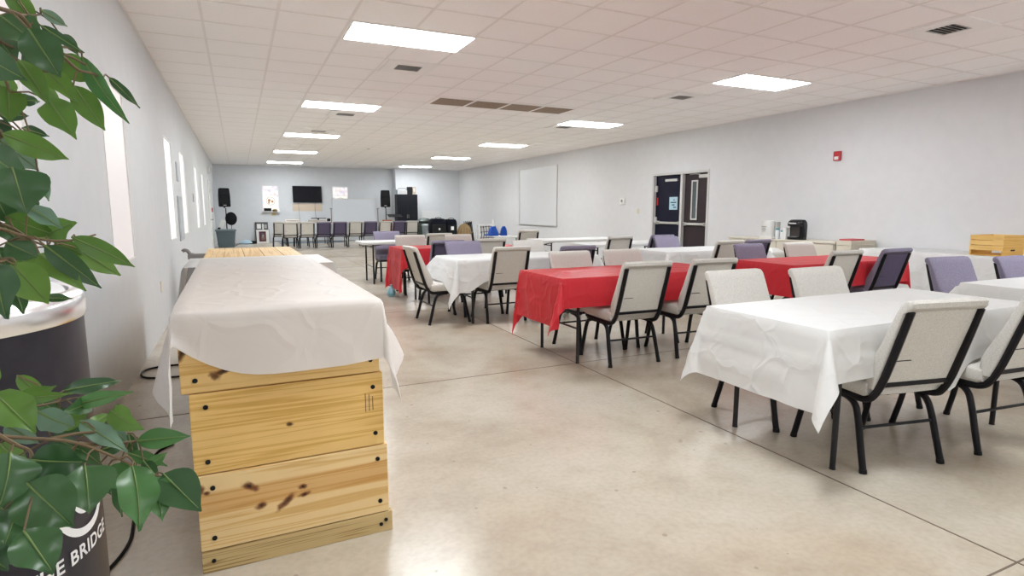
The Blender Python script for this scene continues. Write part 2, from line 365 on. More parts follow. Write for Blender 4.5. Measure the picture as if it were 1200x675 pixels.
# exit door at the far end of the left wall
d = MB(); 
for a, b in ((20.05, 20.13), (21.07, 21.15)): d.box(XL, XL + .03, a, b, 0, 2.2)
d.box(XL, XL + .03, 20.13, 21.07, 2.12, 2.2); door2 = struct(d.build('door_2', M_white))
lf = MB().box(XL, XL + .018, 20.135, 21.065, .01, 2.115).build('door_leaf', M_white, door2)
b = MB(); b.cyl((XL + .05, 20.25, 1.0), .012, .09, 12, 'X'); b.box(XL + .07, XL + .09, 20.24, 20.40, .985, 1.015, .005); b.box(XL + .018, XL + .024, 20.2, 20.3, .82, 1.1); b.build('door_handle', M_grey, lf)
for z in (.3, 1.1, 1.9): MB().cyl((XL + .024, 21.06, z), .012, .11, 10).build('hinge', M_alum, lf)

# ------------------------------------------------------------------ ceiling fittings
def light(x, y, label):
    t = thing('ceiling_light', label, 'light', (x, y, CHT), 0, 'recessed ceiling lights')
    f = MB()
    for (a, b, c, d_) in ((-.605, -.588, -.3, .3), (.588, .605, -.3, .3), (-.588, .588, -.3, -.283), (-.588, .588, .283, .3)): f.box(a, b, c, d_, -.012, 0)
    f.build('light_frame', M_white, t)
    MB().box(-.588, .588, -.283, .283, -.016, -.002).build('diffuser', M_lamp, t)
rown = ['nearest', 'second', 'third', 'fourth', 'farthest']
for i in range(5):
    y = 5.95 + 4.27 * i
    light(1.655, y, '%s bright ceiling light of the row along the window wall' % rown[i])
    light(6.54, y, '%s bright ceiling light of the row on the double door side' % rown[i])
for y in (1.68, -2.59, -6.86):  # last row is unseen, added to lift surfaces that face the camera
    for x, s_ in ((1.655, 'window wall'), (6.54, 'double door side')):
        light(x, y, 'bright ceiling light over the camera end, %s, %s' % (s_, {1.68: 'just overhead', -2.59: 'behind', -6.86: 'far behind, unseen and added for more light'}[y]))
M_dark = mat('duct_dark', (.02, .018, .016), .8)
M_vent = mat('vent_paint', (.90, .885, .88), .5)
def vent(x, y, label):
    t = thing('ceiling_vent', label, 'vent', (x, y, CHT), 0, 'square ceiling air vents')
    f = MB()
    for (a, b, c, d_) in ((-.30, -.15, -.3, .3), (.15, .30, -.3, .3), (-.15, .15, -.3, -.13), (-.15, .15, .13, .3)): f.box(a, b, c, d_, -.012, 0)
    f.build('vent_face', M_vent, t)
    MB().box(-.15, .15, -.13, .13, -.003, 0).build('vent_throat', M_dark, t)
    for k in range(6):
        yy = -.11 + .044 * k
        a = MB()
        a.box(-.15, .15, yy - .013, yy + .013, -.0065, -.005, rot=Matrix.Rotation(math.radians(38), 3, 'X')); a.build('vent_slat', M_vent, t)
vent(1.97, 7.17, 'ceiling air vent just beyond the nearest window side light')
vent(6.24, 3.49, 'ceiling air vent nearest the camera, by the right wall')
vent(6.26, 7.22, 'ceiling air vent beyond the nearest light on the door side')
vent(6.26, 10.80, 'ceiling air vent just beyond the second light on the door side')
vent(1.86, 11.05, 'ceiling air vent just beyond the second window side light')
vent(1.70, 13.6, 'ceiling air vent in front of the third window side light')
M_tan = noise_mat('return_grille', (.24, .175, .13), (.31, .235, .18), 40, .7)
for k in range(4):
    x0 = 2.905 + .612 * k
    t = thing('return_grille', ['leftmost', 'second from left', 'third from left', 'rightmost'][k] + ' of four tan air return panels in the ceiling', 'vent', (x0 + .3, 9.1, CHT), 0, 'tan return air panels')
    MB().box(-.285, .285, -.285, .285, -.006, 0).build('perforated_panel', M_tan, t)
    f = MB()
    for (a, b, c, d_) in ((-.303, -.285, -.3, .3), (.285, .303, -.3, .3), (-.285, .285, -.3, -.285), (-.285, .285, .285, .3)): f.box(a, b, c, d_, -.010, 0)
    f.build('grille_frame', M_vent, t)
tag(MB().lathe([(.0, CHT - .03), (.012, CHT - .03), (.014, CHT - .012), (.04, CHT - .008), (.04, CHT)], (3.448, 16.9), 20).build('ceiling_sprinkler', M_alum), 'tiny sprinkler head in the middle of the ceiling', 'sprinkler')

# ------------------------------------------------------------------ right wall fittings
wb = tag(MB().box(XR - .02, XR, 15.69, 18.27, .80, 2.63).build('wall_whiteboard', mat('whiteboard', (.74, .75, .77), .25)), 'large white board mounted high on the right wall', 'whiteboard')
f = MB()
for (a, b, c, d_) in ((15.66, 15.69, .77, 2.66), (18.27, 18.30, .77, 2.66), (15.69, 18.27, .77, .80), (15.69, 18.27, 2.63, 2.66)): f.box(XR - .03, XR, a, b, c, d_)
f.build('board_frame', M_alum, wb)
fa = thing('fire_alarm', 'small red fire alarm high on the right wall', 'fire alarm', (XR, 6.452, 2.165))
MB().box(-.045, 0, -.06, .06, -.075, .075, .008).build('alarm_body', mat('alarm_red', (.50, .02, .03), .4), fa)
MB().box(-.052, -.045, -.035, .035, -.06, -.01, .003).build('strobe_lens', M_paper, fa)
th = thing('thermostat', 'small white thermostat on the wall beside the double door', 'thermostat', (XR, 12.3, 1.51))
MB().box(-.03, 0, -.10, .10, -.085, .085, .01).build('thermostat_body', M_white, th)
MB().cyl((-.034, 0, .01), .035, .012, 20, 'X').build('dial', M_grey, th)
tag(MB().box(XR - .012, XR, 11.62, 11.70, 1.20, 1.32, .004).build('light_switch', mat('ivory', (.66, .60, .46), .5)), 'ivory switch plate below and left of the thermostat', 'switch')

# left wall fittings
M_panel = mat('grey_panel', (.46, .50, .53), .45)
pnl = thing('electrical_panel', 'grey electrical panel between two windows of the left wall', 'electrical panel', (XL, 10.12, 1.16))
MB().box(0, .016, -.33, .33, -.32, .34, .006).build('panel_box', M_panel, pnl); MB().box(.016, .02, -.27, .27, -.27, .29, .004).build('panel_door', mat('panel_door', (.50, .54, .57), .4), pnl)
tag(MB().box(XL, XL + .012, 9.95, 10.2, 1.72, 2.0, .005).build('conduit_box', M_panel), 'small grey conduit box above the electrical panel', 'box')
sp = tag(MB().box(XL, XL + .012, 13.2, 13.32, 1.45, 1.62, .004).build('light_switch', M_greyl), 'grey switch plate between far windows of the left wall', 'switch')
op = tag(MB().box(XL, XL + .008, 7.13, 7.25, .42, .54, .003).build('wall_outlet', mat('ivory2', (.70, .66, .55), .5)), 'ivory wall outlet low on the left wall by the grey cart', 'outlet')
for z in (-.02, .02): MB().box(XL + .008, XL + .010, 7.175, 7.205, .48 + z - .012, .48 + z + .012).build('socket', M_paper, op)
tag(MB().box(XL, XL + .05, 21.6, 21.72, 1.22, 1.36, .006).build('fire_pull', mat('alarm_red2', (.45, .03, .04), .4)), 'small dark red fire pull beside the far left exit door', 'fire alarm')
em = thing('emergency_light', 'white twin head emergency light above the far left exit door', 'light', (XL, 20.6, 2.52))
MB().box(0, .08, -.14, .14, -.09, .09, .015).build('light_body', M_white, em)
for s_ in (-.09, .09): MB().cyl((.10, s_, .10), .05, .06, 16, 'X').build('lamp_head', M_white, em)
# ------------------------------------------------------------------ chairs
def mirror(pts, s): return [(s * x, y, z) for x, y, z in pts]
def make_chair(name, label, mc, mb, group=None):
    t = thing(name, label, 'chair', (0, 0, 0), 0, group)
    # seat cushion with a rounded waterfall front
    prof = [(-.195, .462), (-.10, .470), (.05, .476), (.17, .476), (.225, .468), (.252, .450), (.262, .425), (.252, .402), (.215, .384), (0, .378), (-.17, .378), (-.20, .392)]
    st = [(-.243, .45), (-.240, .72), (-.228, .92), (-.20, 1.0), (-.1, 1.03), (0, 1.05), (.1, 1.03), (.20, 1.0), (.228, .92), (.240, .72), (.243, .45)]
    MB().loft([[(x, y * (1 - .03 * (1 - s)), .43 + (z - .43) * s) for y, z in prof] for x, s in st]).build('seat', mc, t, SM)
    # backrest cushion, its top rolled over to the rear
    rl = lambda z: -.232 - (z - .425) * .318
    fr = [(.430, .045), (.47, .085), (.52, .098), (.58, .090), (.66, .070), (.74, .058), (.80, .050), (.845, .046), (.872, .040)]
    prof = [(rl(.43), .43), (rl(.55), .55), (rl(.70), .70), (rl(.835), .835), (rl(.842) - .016, .842), (rl(.86) - .026, .858), (rl(.88) - .020, .880), (rl(.892), .892), (rl(.892) + .022, .890)] + [(rl(z) + d, z) for z, d in fr[::-1]]
    bst = [(-.232, .40), (-.230, .66), (-.222, .86), (-.205, .97), (-.1, 1.0), (0, 1.02), (.1, 1.0), (.205, .97), (.222, .86), (.230, .66), (.232, .40)]
    back = MB().loft([[(x, rl(z) + .03 + (y - rl(z) - .03) * s, z - (1 - s) * .02 * (z > .8)) for y, z in prof] for x, s in bst]).build('backrest', mc, t, SM)
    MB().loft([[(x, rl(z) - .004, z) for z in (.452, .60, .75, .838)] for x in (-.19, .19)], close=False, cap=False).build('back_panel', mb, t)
    MB().box(-.17, -.085, rl(.585) - .0065, rl(.585) - .004, .583, .587).build('stitched_slot', M_black, t)
    for s in (-1, 1):
        f = MB(); p = [(.205, rl(.838) - .006, .838), (.207, rl(.70) - .010, .70), (.209, rl(.56) - .012, .56), (.211, rl(.47) - .010, .47), (.213, -.224, .405), (.215, -.190, .372), (.216, -.12, .360), (.217, .05, .362), (.217, .17, .366), (.214, .215, .374)]
        f.tube(spath(mirror(p, s), 4), .0185, 8); f.build('side_frame', M_blackm, t, SM)
    b = MB(); b.box(-.20, .20, rl(.44) - .018, rl(.44) + .004, .444, .468, .004); b.box(-.215, .215, -.03, -.005, .352, .386); b.box(-.215, .215, .14, .165, .352, .386)
    b.build('crossbar', M_blackm, t)
    for s in (-1, 1):
        p = [(.216, .00, .352), (.218, -.07, .348), (.224, -.125, .322), (.230, -.155, .26), (.237, -.19, .13), (.243, -.222, .012)]
        l = MB().tube(spath(mirror(p, s), 5), .0168, 9).build('leg', M_blackm, t, SM)
        MB().tube([(s * .2425, -.220, .020), (s * .2435, -.2235, 0)], .0185, 10).build('foot_glide', M_black, l, SM)
        p = [(.216, .06, .352), (.218, .13, .348), (.222, .185, .322), (.227, .212, .26), (.233, .24, .13), (.238, .268, .012)]
        l = MB().tube(spath(mirror(p, s), 5), .0168, 9).build('leg', M_blackm, t, SM)
        MB().tube([(s * .2375, .2665, .020), (s * .2385, .2695, 0)], .0185, 10).build('foot_glide', M_black, l, SM)
    MB().tube([(-.232, -.168, .215), (.232, -.168, .215)], .0085, 8).build('stretcher', M_blackm, t, SM)
    index_children(t)
    return t
GRP = 'stacking church chairs around the tables'
beige = make_chair('stacking_chair', 'x', M_beige, M_beigeb, GRP)
purple = make_chair('stacking_chair', 'x', M_purple, M_purpleb, GRP)
_used = set()
def chair(col, x, y, deg, label, sx=1.0, group=GRP):
    src = beige if col == 'b' else purple
    if src.name in _used: o = copy_tree(src, (x, y, 0), math.radians(deg), label, group)
    else:
        _used.add(src.name); o = src; o.location = (x, y, 0); o.rotation_euler = (0, 0, math.radians(deg)); o['label'] = label; o['group'] = group
    o.scale = (sx, 1, 1)
    return o
CHAIRS = [
 ('b', 3.022, 1.903, -11, 'beige chair seen from behind, nearest the camera at the near white table', 1),
 ('b', 3.778, 1.809, -6, 'beige chair cut by the right edge of the frame at the near white table', 1),
 ('b', 3.06, 2.57, 180, 'beige chair facing us at the aisle end of the near white table', 1.08),
 ('b', 3.735, 2.46, 180, 'beige chair facing us at the near white table, in front of the red one beyond', 1.12),
 ('b', 2.976, 4.10, -2, 'beige chair seen from behind at the aisle end of the big red table', 1),
 ('b', 3.692, 4.091, -4, 'second beige chair seen from behind at the big red table, beside the near white cloth', 1),
 ('b', 2.97, 4.62, 180, 'beige chair facing us beyond the big red table, at its aisle end', 1),
 ('b', 3.61, 4.63, 180, 'beige chair facing us beyond the big red table, farther from the aisle', 1),
 ('b', 2.113, 6.48, -89, 'beige chair side on to the aisle at the end of the middle white table', 1),
 ('b', 2.765, 6.26, 1, 'beige chair seen from behind at the middle white table, left of the big red cloth', 1),
 ('p', 3.53, 6.08, 0, 'purple chair seen from behind at the middle white table, half hidden by a beige one', 1),
 ('p', 2.67, 6.80, 184, 'light purple chair facing us across the middle white table', 1.08),
 ('b', 3.53, 6.67, 180, 'beige chair facing us across the middle white table, right of the purple one', 1),
 ('p', 2.56, 7.85, 0, 'dark purple chair seen from behind between the middle white and small red tables', 1),
 ('b', 3.29, 8.08, 0, 'beige chair seen from behind at the small red table, far from the aisle', 1),
 ('b', 2.516, 8.92, 180, 'beige chair facing us across the small red table, at its aisle end', 1.08),
 ('b', 3.31, 8.82, 180, 'second beige chair facing us across the small red table', 1),
 ('b', 3.19, 10.16, 0, 'beige chair seen from behind at the bare white table by the aisle', 1),
 ('p', 2.55, 10.74, 180, 'light purple chair facing us across the bare white table by the aisle', 1.08),
 ('b', 5.40, 11.04, 0, 'lone beige chair seen from behind below the wall board', 1),
 ('p', 5.61, 4.81, 180, 'purple chair facing us across the red table on the wall side', 1),
 ('b', 6.42, 4.76, 180, 'beige chair facing us across the red table, in front of the coffee counter', 1.1),
 ('b', 5.63, 4.27, 0, 'beige chair seen from behind at the red table on the wall side', 1),
 ('p', 6.37, 4.22, 0, 'purple chair seen from behind at the red table on the wall side', 1),
 ('p', 5.57, 2.60, 174, 'light purple chair facing us in front of the long white wall table', 1.1),
 ('p', 6.22, 2.42, 180, 'light purple chair cut by the right edge of the frame', 1),
 ('p', 5.97, 6.76, 180, 'light purple chair facing us in front of the double door', 1),
 ('p', 6.33, 7.99, 0, 'purple chair seen from behind at the bare table, just before the double door', 1),
 ('b', 5.99, 6.19, 0, 'beige chair seen from behind at the far white table on the wall side', 1),
 ('p', 6.52, 6.20, 0, 'dark purple chair seen from behind at the far white table on the wall side', 1),
 ('b', 5.44, 7.92, 0, 'beige chair seen from behind at the bare table left of the double door', 1),
]
for c in CHAIRS: chair(*c)
ROWG = 'row of chairs along the far wall'
cols = 'bbppbpbpb'
ordn = ['leftmost', 'second', 'third', 'fourth', 'fifth', 'sixth', 'seventh', 'eighth', 'last']
for i, cc in enumerate(cols):
    x = 1.535 + .546 * i; y = 20.86 + .09 * i
    chair(cc, x, y, 1.0 if i != 8 else -6, '%s %s chair of the far row, counted from the left, back to us' % (ordn[i], 'beige' if cc == 'b' else 'purple'), 1.0, ROWG)
for i, (x, y, cc) in enumerate(((1.30, 21.9, 'b'), (1.98, 21.85, 'b'), (2.72, 21.8, 'b'))):
    chair(cc, x, y, 0, ['leftmost', 'middle', 'rightmost'][i] + ' beige chair standing behind the far row, mostly hidden', 1.0, 'chairs behind the far row')

# ------------------------------------------------------------------ tables and cloths
M_ttop = mat('white_table_plastic', (.70, .70, .69), .4)
M_leg = mat('table_leg_metal', (.022, .021, .023), .42, spec=.25)
TG = 'folding banquet tables'
def rrect(x0, x1, y0, y1, r, n=6):
    o = []
    for cx, cy, a in ((x1 - r, y1 - r, 0), (x0 + r, y1 - r, 90), (x0 + r, y0 + r, 180), (x1 - r, y0 + r, 270)):
        for k in range(n + 1): th = math.radians(a + 90 * k / n); o.append((cx + r * math.cos(th), cy + r * math.sin(th)))
    return o
def make_table(label, x0, x1, y0, y1, top=.74, group=TG):
    L, W = x1 - x0, y1 - y0; hx, hy = L / 2, W / 2
    t = thing('folding_table', label, 'table', ((x0 + x1) / 2, (y0 + y1) / 2, 0), 0, group)
    rr = rrect(-hx, hx, -hy, hy, .045); ri = rrect(-hx + .006, hx - .006, -hy + .006, hy - .006, .042)
    MB().loft([[(x, y, top - .045) for x, y in ri], [(x, y, top - .039) for x, y in rr], [(x, y, top - .006) for x, y in rr], [(x, y, top) for x, y in ri]]).build('tabletop', M_ttop, t, SM)
    for sx in (-1, 1):
        xx = sx * (hx - .19)
        for sy in (-1, 1):
            MB().tube([(xx, sy * (hy - .06), top - .045), (xx, sy * (hy - .06), .01), (xx, sy * (hy - .06), 0)], [.0145, .0145, .016], 10).build('leg', M_leg, t, SM)
        b = MB(); b.tube([(xx, -hy + .06, top - .10), (xx, hy - .06, top - .10)], .010, 8); 
        if top > .6: b.tube([(xx, -hy + .06, .30), (xx, hy - .06, .30)], .009, 8)
        if top > .6: b.tube([(xx, 0, top - .10), (xx - sx * .32, 0, top - .05)], .008, 8)
        if top > .6: b.tube([(xx - sx * .32, 0, top - .05), (xx - sx * .32, 0, top - .044)], .02, 8); b.build('leg_brace', M_leg, t, SM)
    return t

def make_cloth(name, label, cat, x0, x1, y0, y1, top, m, hang, seed=0, flare=.10, fold=.5, creases=(), step=.028, wave=.014, group=None, hemfn=None, crn=None):
    """a sheet draped over the rectangle; hang = (left, right, near, far) drops, corners fall as folded cones"""
    hl, hr, hn, hf = hang
    FL = lambda k, s: (flare[k](s) if callable(flare[k]) else flare[k]) if isinstance(flare, dict) else flare
    def axis(a, b, h0, h1):
        n = max(2, int((b - a) / .05)); v = [a + (b - a) * i / n for i in range(n + 1)]
        if h0 > 0: k = max(2, int(h0 / step)); v = [a - h0 * (k - i) / k for i in range(k)] + v
        if h1 > 0: k = max(2, int(h1 / step)); v = v + [b + h1 * (i + 1) / k for i in range(k)]
        return v
    U, V = axis(x0, x1, hl, hr), axis(y0, y1, hn, hf)
    def P(u, v):
        cx, cy = min(max(u, x0), x1), min(max(v, y0), y1)
        dx, dy = u - cx, v - cy
        n3 = noise.noise(Vector((u * 2.1 + seed * 7.3, v * 2.1, seed))); n4 = noise.noise(Vector((u * 7 + seed, v * 7, seed * 3.1)))
        if dx == 0 and dy == 0: return (u, v, top + .004 + .0018 * n4)
        if dx == 0 or dy == 0:
            d = abs(dx) + abs(dy); side = ('l' if dx < 0 else 'r') if dx else ('n' if dy < 0 else 'f')
            s_ = v if dx else u
            if hemfn and side in hemfn: d *= hemfn[side]((s_ - (y0 if dx else x0)) / ((y1 - y0) if dx else (x1 - x0)))
            wv = math.sin(s_ * 9 + seed * 2.3 + 1.4 * n3) * wave * min(1, d / .3) + .012 * n4 * min(1, d / .2)
            cr = sum(.007 * math.exp(-((d - c) / .010) ** 2) for c in creases)
            fl = FL(side, (s_ - (y0 if dx else x0)) / ((y1 - y0) if dx else (x1 - x0)))
            out = .007 * min(1, d / .02) + fl * d + abs(wv) * .8 + cr
            z = top + .004 - max(0, d - .004) * math.sqrt(max(.1, 1 - fl * fl))
            if dx: return (cx + math.copysign(out, dx), cy, z)
            return (cx, cy + math.copysign(out, dy), z)
        sd = 'l' if dx < 0 else 'r'; sn = 'n' if dy < 0 else 'f'
        fk = crn.get(sd + sn, fold) if crn else fold
        ax, ay = abs(dx), abs(dy)
        if hemfn:
            if sd in hemfn: ax *= hemfn[sd](0 if sn == 'n' else 1)
            if sn in hemfn: ay *= hemfn[sn](0 if sd == 'l' else 1)
        r = math.hypot(ax, ay); th = math.atan2(ay, ax)
        k = fk * math.sin(2 * th) ** 1.0
        flx = FL(sd, 0 if sn == 'n' else 1); fly = FL(sn, 0 if sd == 'l' else 1)
        fl = flx * math.cos(th) ** 2 + fly * math.sin(th) ** 2
        out = .007 * min(1, r / .02) + (fl + k) * r + .012 * abs(n4) * min(1, r / .2)
        z = top + .004 - max(0, r - .004) * math.sqrt(max(.12, 1 - (min(.9, k + fl)) ** 2))
        return (cx + math.copysign(out * math.cos(th), dx), cy + math.copysign(out * math.sin(th), dy), z)
    bm = MB(); vs = [[bm.bm.verts.new(P(u, v)) for v in V] for u in U]
    for i in range(len(U) - 1):
        for j in range(len(V) - 1): bm.bm.faces.new((vs[i][j], vs[i + 1][j], vs[i + 1][j + 1], vs[i][j + 1]))
    o = bm.build(name, m, None, math.radians(65)); tag(o, label, cat, group)
    return o
CG = 'plastic tablecloths on the tables'
make_table('folding table under the near white cloth, nearest the camera', 2.46, 4.29, 1.77, 2.53)
make_cloth('tablecloth', 'white plastic cloth on the table nearest the camera, corner hanging over the aisle', 'tablecloth', 2.45, 4.30, 1.76, 2.54, .74, M_clothw, (.40, .25, .256, .26), 3, {'l': .10, 'r': .1, 'n': .10, 'f': .06}, .50, (.17, .30), group=CG, crn={'ln': .36, 'lf': .18}, hemfn={'n': lambda s: 1 + .6 * math.exp(-((s - .505) / .06) ** 2)})
make_table('folding table under the big red cloth along the middle aisle', 2.36, 4.19, 4.06, 4.82)
make_cloth('tablecloth', 'bright red plastic cloth on the big table behind the near white one', 'tablecloth', 2.35, 4.20, 4.05, 4.83, .74, M_clothr, (.42, .25, .25, .50), 5, .035, .3, (.15, .29), group=CG, crn={'lf': .08, 'ln': .45}, hemfn={'f': lambda s: 1 - .5 * min(1, s / .12)})
make_table('folding table under the middle white cloth with a chair at its aisle end', 2.19, 4.02, 6.07, 6.83)
make_cloth('tablecloth', 'white plastic cloth on the middle table, a long folded corner pointing down', 'tablecloth', 2.18, 4.03, 6.06, 6.84, .74, M_clothw, (.43, .25, .37, .26), 8, {'l': lambda s: .10 + .34 * min(1, s / .4), 'r': .1, 'n': .10, 'f': .1}, .35, (.14,), group=CG, crn={'ln': .26}, hemfn={'n': lambda s: 1 - .33 * min(1, max(0, (s - .06) / .12)), 'l': lambda s: 1 - .34 * min(1, s / .25)})
make_table('folding table under the small red cloth left of the middle white table', 2.09, 3.92, 8.11, 8.87)
make_cloth('tablecloth', 'red plastic cloth farther down the aisle, hanging low at the aisle end', 'tablecloth', 2.08, 3.93, 8.10, 8.88, .74, M_clothr, (.62, .25, .30, .28), 11, .02, .12, (.2,), group=CG, hemfn={'n': lambda s: 1 - .2 * min(1, s / .1), 'f': lambda s: 1 - .12 * min(1, s / .1)})
make_table('bare white folding table beyond the small red table', 1.91, 3.74, 10.12, 10.88)
make_table('folding table under the white cloth by the right edge of the frame', 5.02, 6.85, 1.77, 2.53)
make_cloth('tablecloth', 'short white plastic cloth on the table at the right edge of the frame', 'tablecloth', 5.01, 6.86, 1.76, 2.54, .74, M_clothw, (.22, .25, .25, .26), 14, .06, .5, (), group=CG)
make_table('folding table under the red cloth on the wall side', 5.05, 6.88, 4.06, 4.80)
make_cloth('tablecloth', 'red plastic cloth on the wall side table, in front of the coffee counter', 'tablecloth', 5.04, 6.89, 4.05, 4.81, .74, M_clothr, (.33, .30, .26, .26), 17, .035, .10, (), group=CG)
make_table('folding table under the far white cloth before the double door', 5.10, 6.93, 6.04, 6.80)
make_cloth('tablecloth', 'white plastic cloth on the far table before the double door', 'tablecloth', 5.09, 6.94, 6.03, 6.81, .74, M_clothw, (.40, .25, .25, .26), 21, .08, .5, (), group=CG)
make_table('bare white folding table left of the double door', 5.07, 6.90, 7.87, 8.63)
make_table('bare white folding table behind the one left of the double door', 5.05, 6.88, 9.38, 10.14)
# ------------------------------------------------------------------ the long wooden counter in front
CG0 = Vector((.150, 2.217, 0)); CROT = math.radians(.75)
M_pine = wood_mat('pine_top', (.70, .47, .22), (.80, .60, .34), (.60, .36, .14), 'Y')
M_pine1 = wood_mat('pine_board_upper', (.78, .49, .17), (.87, .60, .25), (.68, .38, .10), 'X', 1.0, knots=((-.255, 0, .728, .024, .020, .4), (-.222, 0, .742, .055, .013, -.28), (-.352, 0, .815, .014, .035, .3)))
M_pine2 = wood_mat('pine_board_middle', (.76, .47, .14), (.86, .58, .22), (.66, .37, .08), 'X', .9, knots=((-.019, 0, .512, .016, .011, 0),))
M_pine3 = wood_mat('pine_board_lower', (.80, .53, .22), (.88, .66, .34), (.70, .43, .15), 'X', .8,
    knots=((-.167, 0, .299, .040, .018, .55), (.014, 0, .260, .021, .014, 0), (.019, 0, .228, .028, .012, -.2), (-.134, 0, .218, .026, .018, -.4), (-.049, 0, .212, .056, .018, -.72), (-.328, 0, .32, .018, .026, 0), (-.308, 0, .303, .013, .011, 0)), kcol=(.20, .06, .02), band=(.262, .048, (.80, .62, .44)))
M_treated = wood_mat('treated_base_board', (.44, .30, .12), (.60, .45, .22), (.16, .09, .03), 'X', 1.5)
M_pines = wood_mat('pine_side', (.58, .35, .13), (.67, .44, .19), (.48, .26, .08), 'Y')
cnt = thing('wooden_counter', 'long counter of knotty yellow pine boards in the foreground, half under a cloth', 'counter', CG0, CROT)
LEN = 3.66
MB().box(-.337, .352, 0, .040, .0, .083, .003).build('base_board', M_treated, cnt)
for nm, x0, x1, z0, z1, m, th in (('front_board', -.362, .318, .672, .935, M_pine1, -.004), ('front_board', -.341, .329, .374, .668, M_pine2, 0), ('front_board', -.337, .339, .086, .370, M_pine3, .003)):
    o = MB().box(x0, x1, 0, .04, z0, z1, .003).build(nm, m, cnt)
    for bx, bz in ((x0 + .045, z0 + .045), (x1 - .035, z0 + .05), (x0 + .05, z1 - .05), (x1 - .04, z1 - .055)):
        MB().cyl((bx, -.001, bz), .0085, .006, 14, 'Y').build('bolt_head', M_black, o)
st = MB()
for k, (a, b) in enumerate(((0, .075), (.012, .07), (.022, .06))): st.box(.258 + .014 * k, .2605 + .014 * k, -.0008, .001, .515 + a * .2, .515 + b)
st.build('ink_stamp', mat('stamp_ink', (.16, .07, .02), .7), cnt)
for bx, bz in ((-.30, .045), (.325, .05), (.305, .035)): MB().cyl((bx, -.001, bz), .0075, .006, 12, 'Y').build('bolt_head', M_black, cnt)
sd = MB()
for x0, x1, z0, z1 in ((-.362, -.324, .672, .935), (-.341, -.303, .374, .668), (-.337, -.299, .086, .370), (-.335, -.297, 0, .083), (.280, .318, .672, .935), (.291, .329, .374, .668), (.301, .339, .086, .370), (.312, .350, 0, .083)):
    sd.box(x0, x1, .0405, LEN - .0405, z0, z1, .003)
sd.build('side_boards', M_pines, cnt)
e = MB()
for x0, x1, z0, z1 in ((-.362, .318, .672, .935), (-.341, .329, .374, .668), (-.337, .339, .086, .370), (-.335, .35, 0, .083)): e.box(x0, x1, LEN - .04, LEN, z0, z1, .003)
e.build('end_boards', M_pine2, cnt)
tp = MB(); n = 5; wd = .69 / n
for k in range(n): tp.box(-.366 + k * wd + .0015, -.366 + (k + 1) * wd - .0015, -.004, LEN + .004 - .012 * (k % 2), .936, .953, .003)
tp.build('top_boards', M_pine, cnt)
def hem_near(s): return (.47 + .53 * (1 - (1 - s / .45) ** 2.2)) if s < .45 else 1.0 - .06 * max(0, (s - .75) / .25)
o = make_cloth('tablecloth', 'thin white plastic cloth spread over the long pine counter', 'tablecloth', -.372, .330, -.006, 2.36, .9545, M_clothc, (.38, .36, .246, 0), 31,
               {'l': lambda s: .02 + .25 * min(1, s / .13) - .06 * s, 'r': lambda s: .06 + .44 * min(1, s / .14) - .2 * s, 'n': .03, 'f': .05}, .25, (), step=.02, wave=.012, hemfn={'n': hem_near, 'l': lambda s: 1 - .35 * s, 'r': lambda s: 1 - .3 * s}, crn={'rn': .10, 'ln': .05})
o.location = CG0; o.rotation_euler = (0, 0, CROT)
o = make_cloth('tablecloth', 'second white cloth bulging out at both sides under the thin counter cloth', 'tablecloth', -.445, .430, 1.75, 2.50, .9515, M_clothw, (.40, .30, 0, 0), 37, {'l': .16, 'r': .22, 'n': 0, 'f': 0}, .3, (), wave=.015)
o.location = CG0; o.rotation_euler = (0, 0, CROT)

# grey plastic sawhorse between counter and wall
saw = thing('sawhorse', 'grey plastic sawhorse standing between the pine counter and the left wall', 'sawhorse', (-.415, 8.5, 0))
b = MB(); b.box(-.20, .24, -.055, .055, .665, .735, .012); b.build('beam', M_grey, saw, SM)
MB().tube(spath([(-.13, 0, .72), (-.17, 0, .735), (-.20, 0, .775), (-.235, 0, .785), (-.255, 0, .770)], 5), [.022] * 20 + [.026], 10, sx=2.2).build('end_lip', M_grey, saw, SM)
for sx in (-1, 1):
    for sy in (-1, 1):
        l = MB().loft([[(sx * (.10 + .225 * t) + dx, sy * (.05 + .20 * t) + dy, .68 * (1 - t)) for dx, dy in ((-.075 + .03 * t, -.016), (.075 - .03 * t, -.016), (.075 - .03 * t, .016), (-.075 + .03 * t, .016))] for t in (0, .5, 1)]).build('leg', M_grey, saw)
        q = MB()
        for t0, t1 in ((.12, .34), (.44, .62)):
            q.loft([[(sx * (.10 + .225 * t) + dx, sy * (.05 + .20 * t) + dy, .68 * (1 - t)) for dx, dy in ((.022, -.018), (.04, -.018), (.04, .018), (.022, .018))] for t in (t0, t1)])
        q.build('slot', M_black, l)

# cable on the floor by the left wall
def cable(name, pts, r, label, m=M_black):
    return tag(MB().tube(spath([(x, y, z) for x, y, z in pts], 8), r, 8).build(name, m, None, SM), label, 'cable')
cable('cable', [(-.38, 5.46, .008), (-.55, 5.49, .008), (-.68, 5.47, .008), (-.755, 5.40, .009), (-.765, 5.27, .009), (-.72, 5.16, .008), (-.60, 5.10, .008), (-.38, 5.08, .008)], .0075, 'dark cable looping out to the left wall beside the pine counter')
cable('cable', [(-.40, 3.60, .007), (-.47, 3.48, .006), (-.50, 3.1, .006), (-.47, 2.75, .006), (-.46, 2.55, .006), (-.50, 2.38, .006), (-.58, 2.25, .006), (-.62, 2.0, .006)], .007, 'black cable on the floor between the barrel and the pine counter')

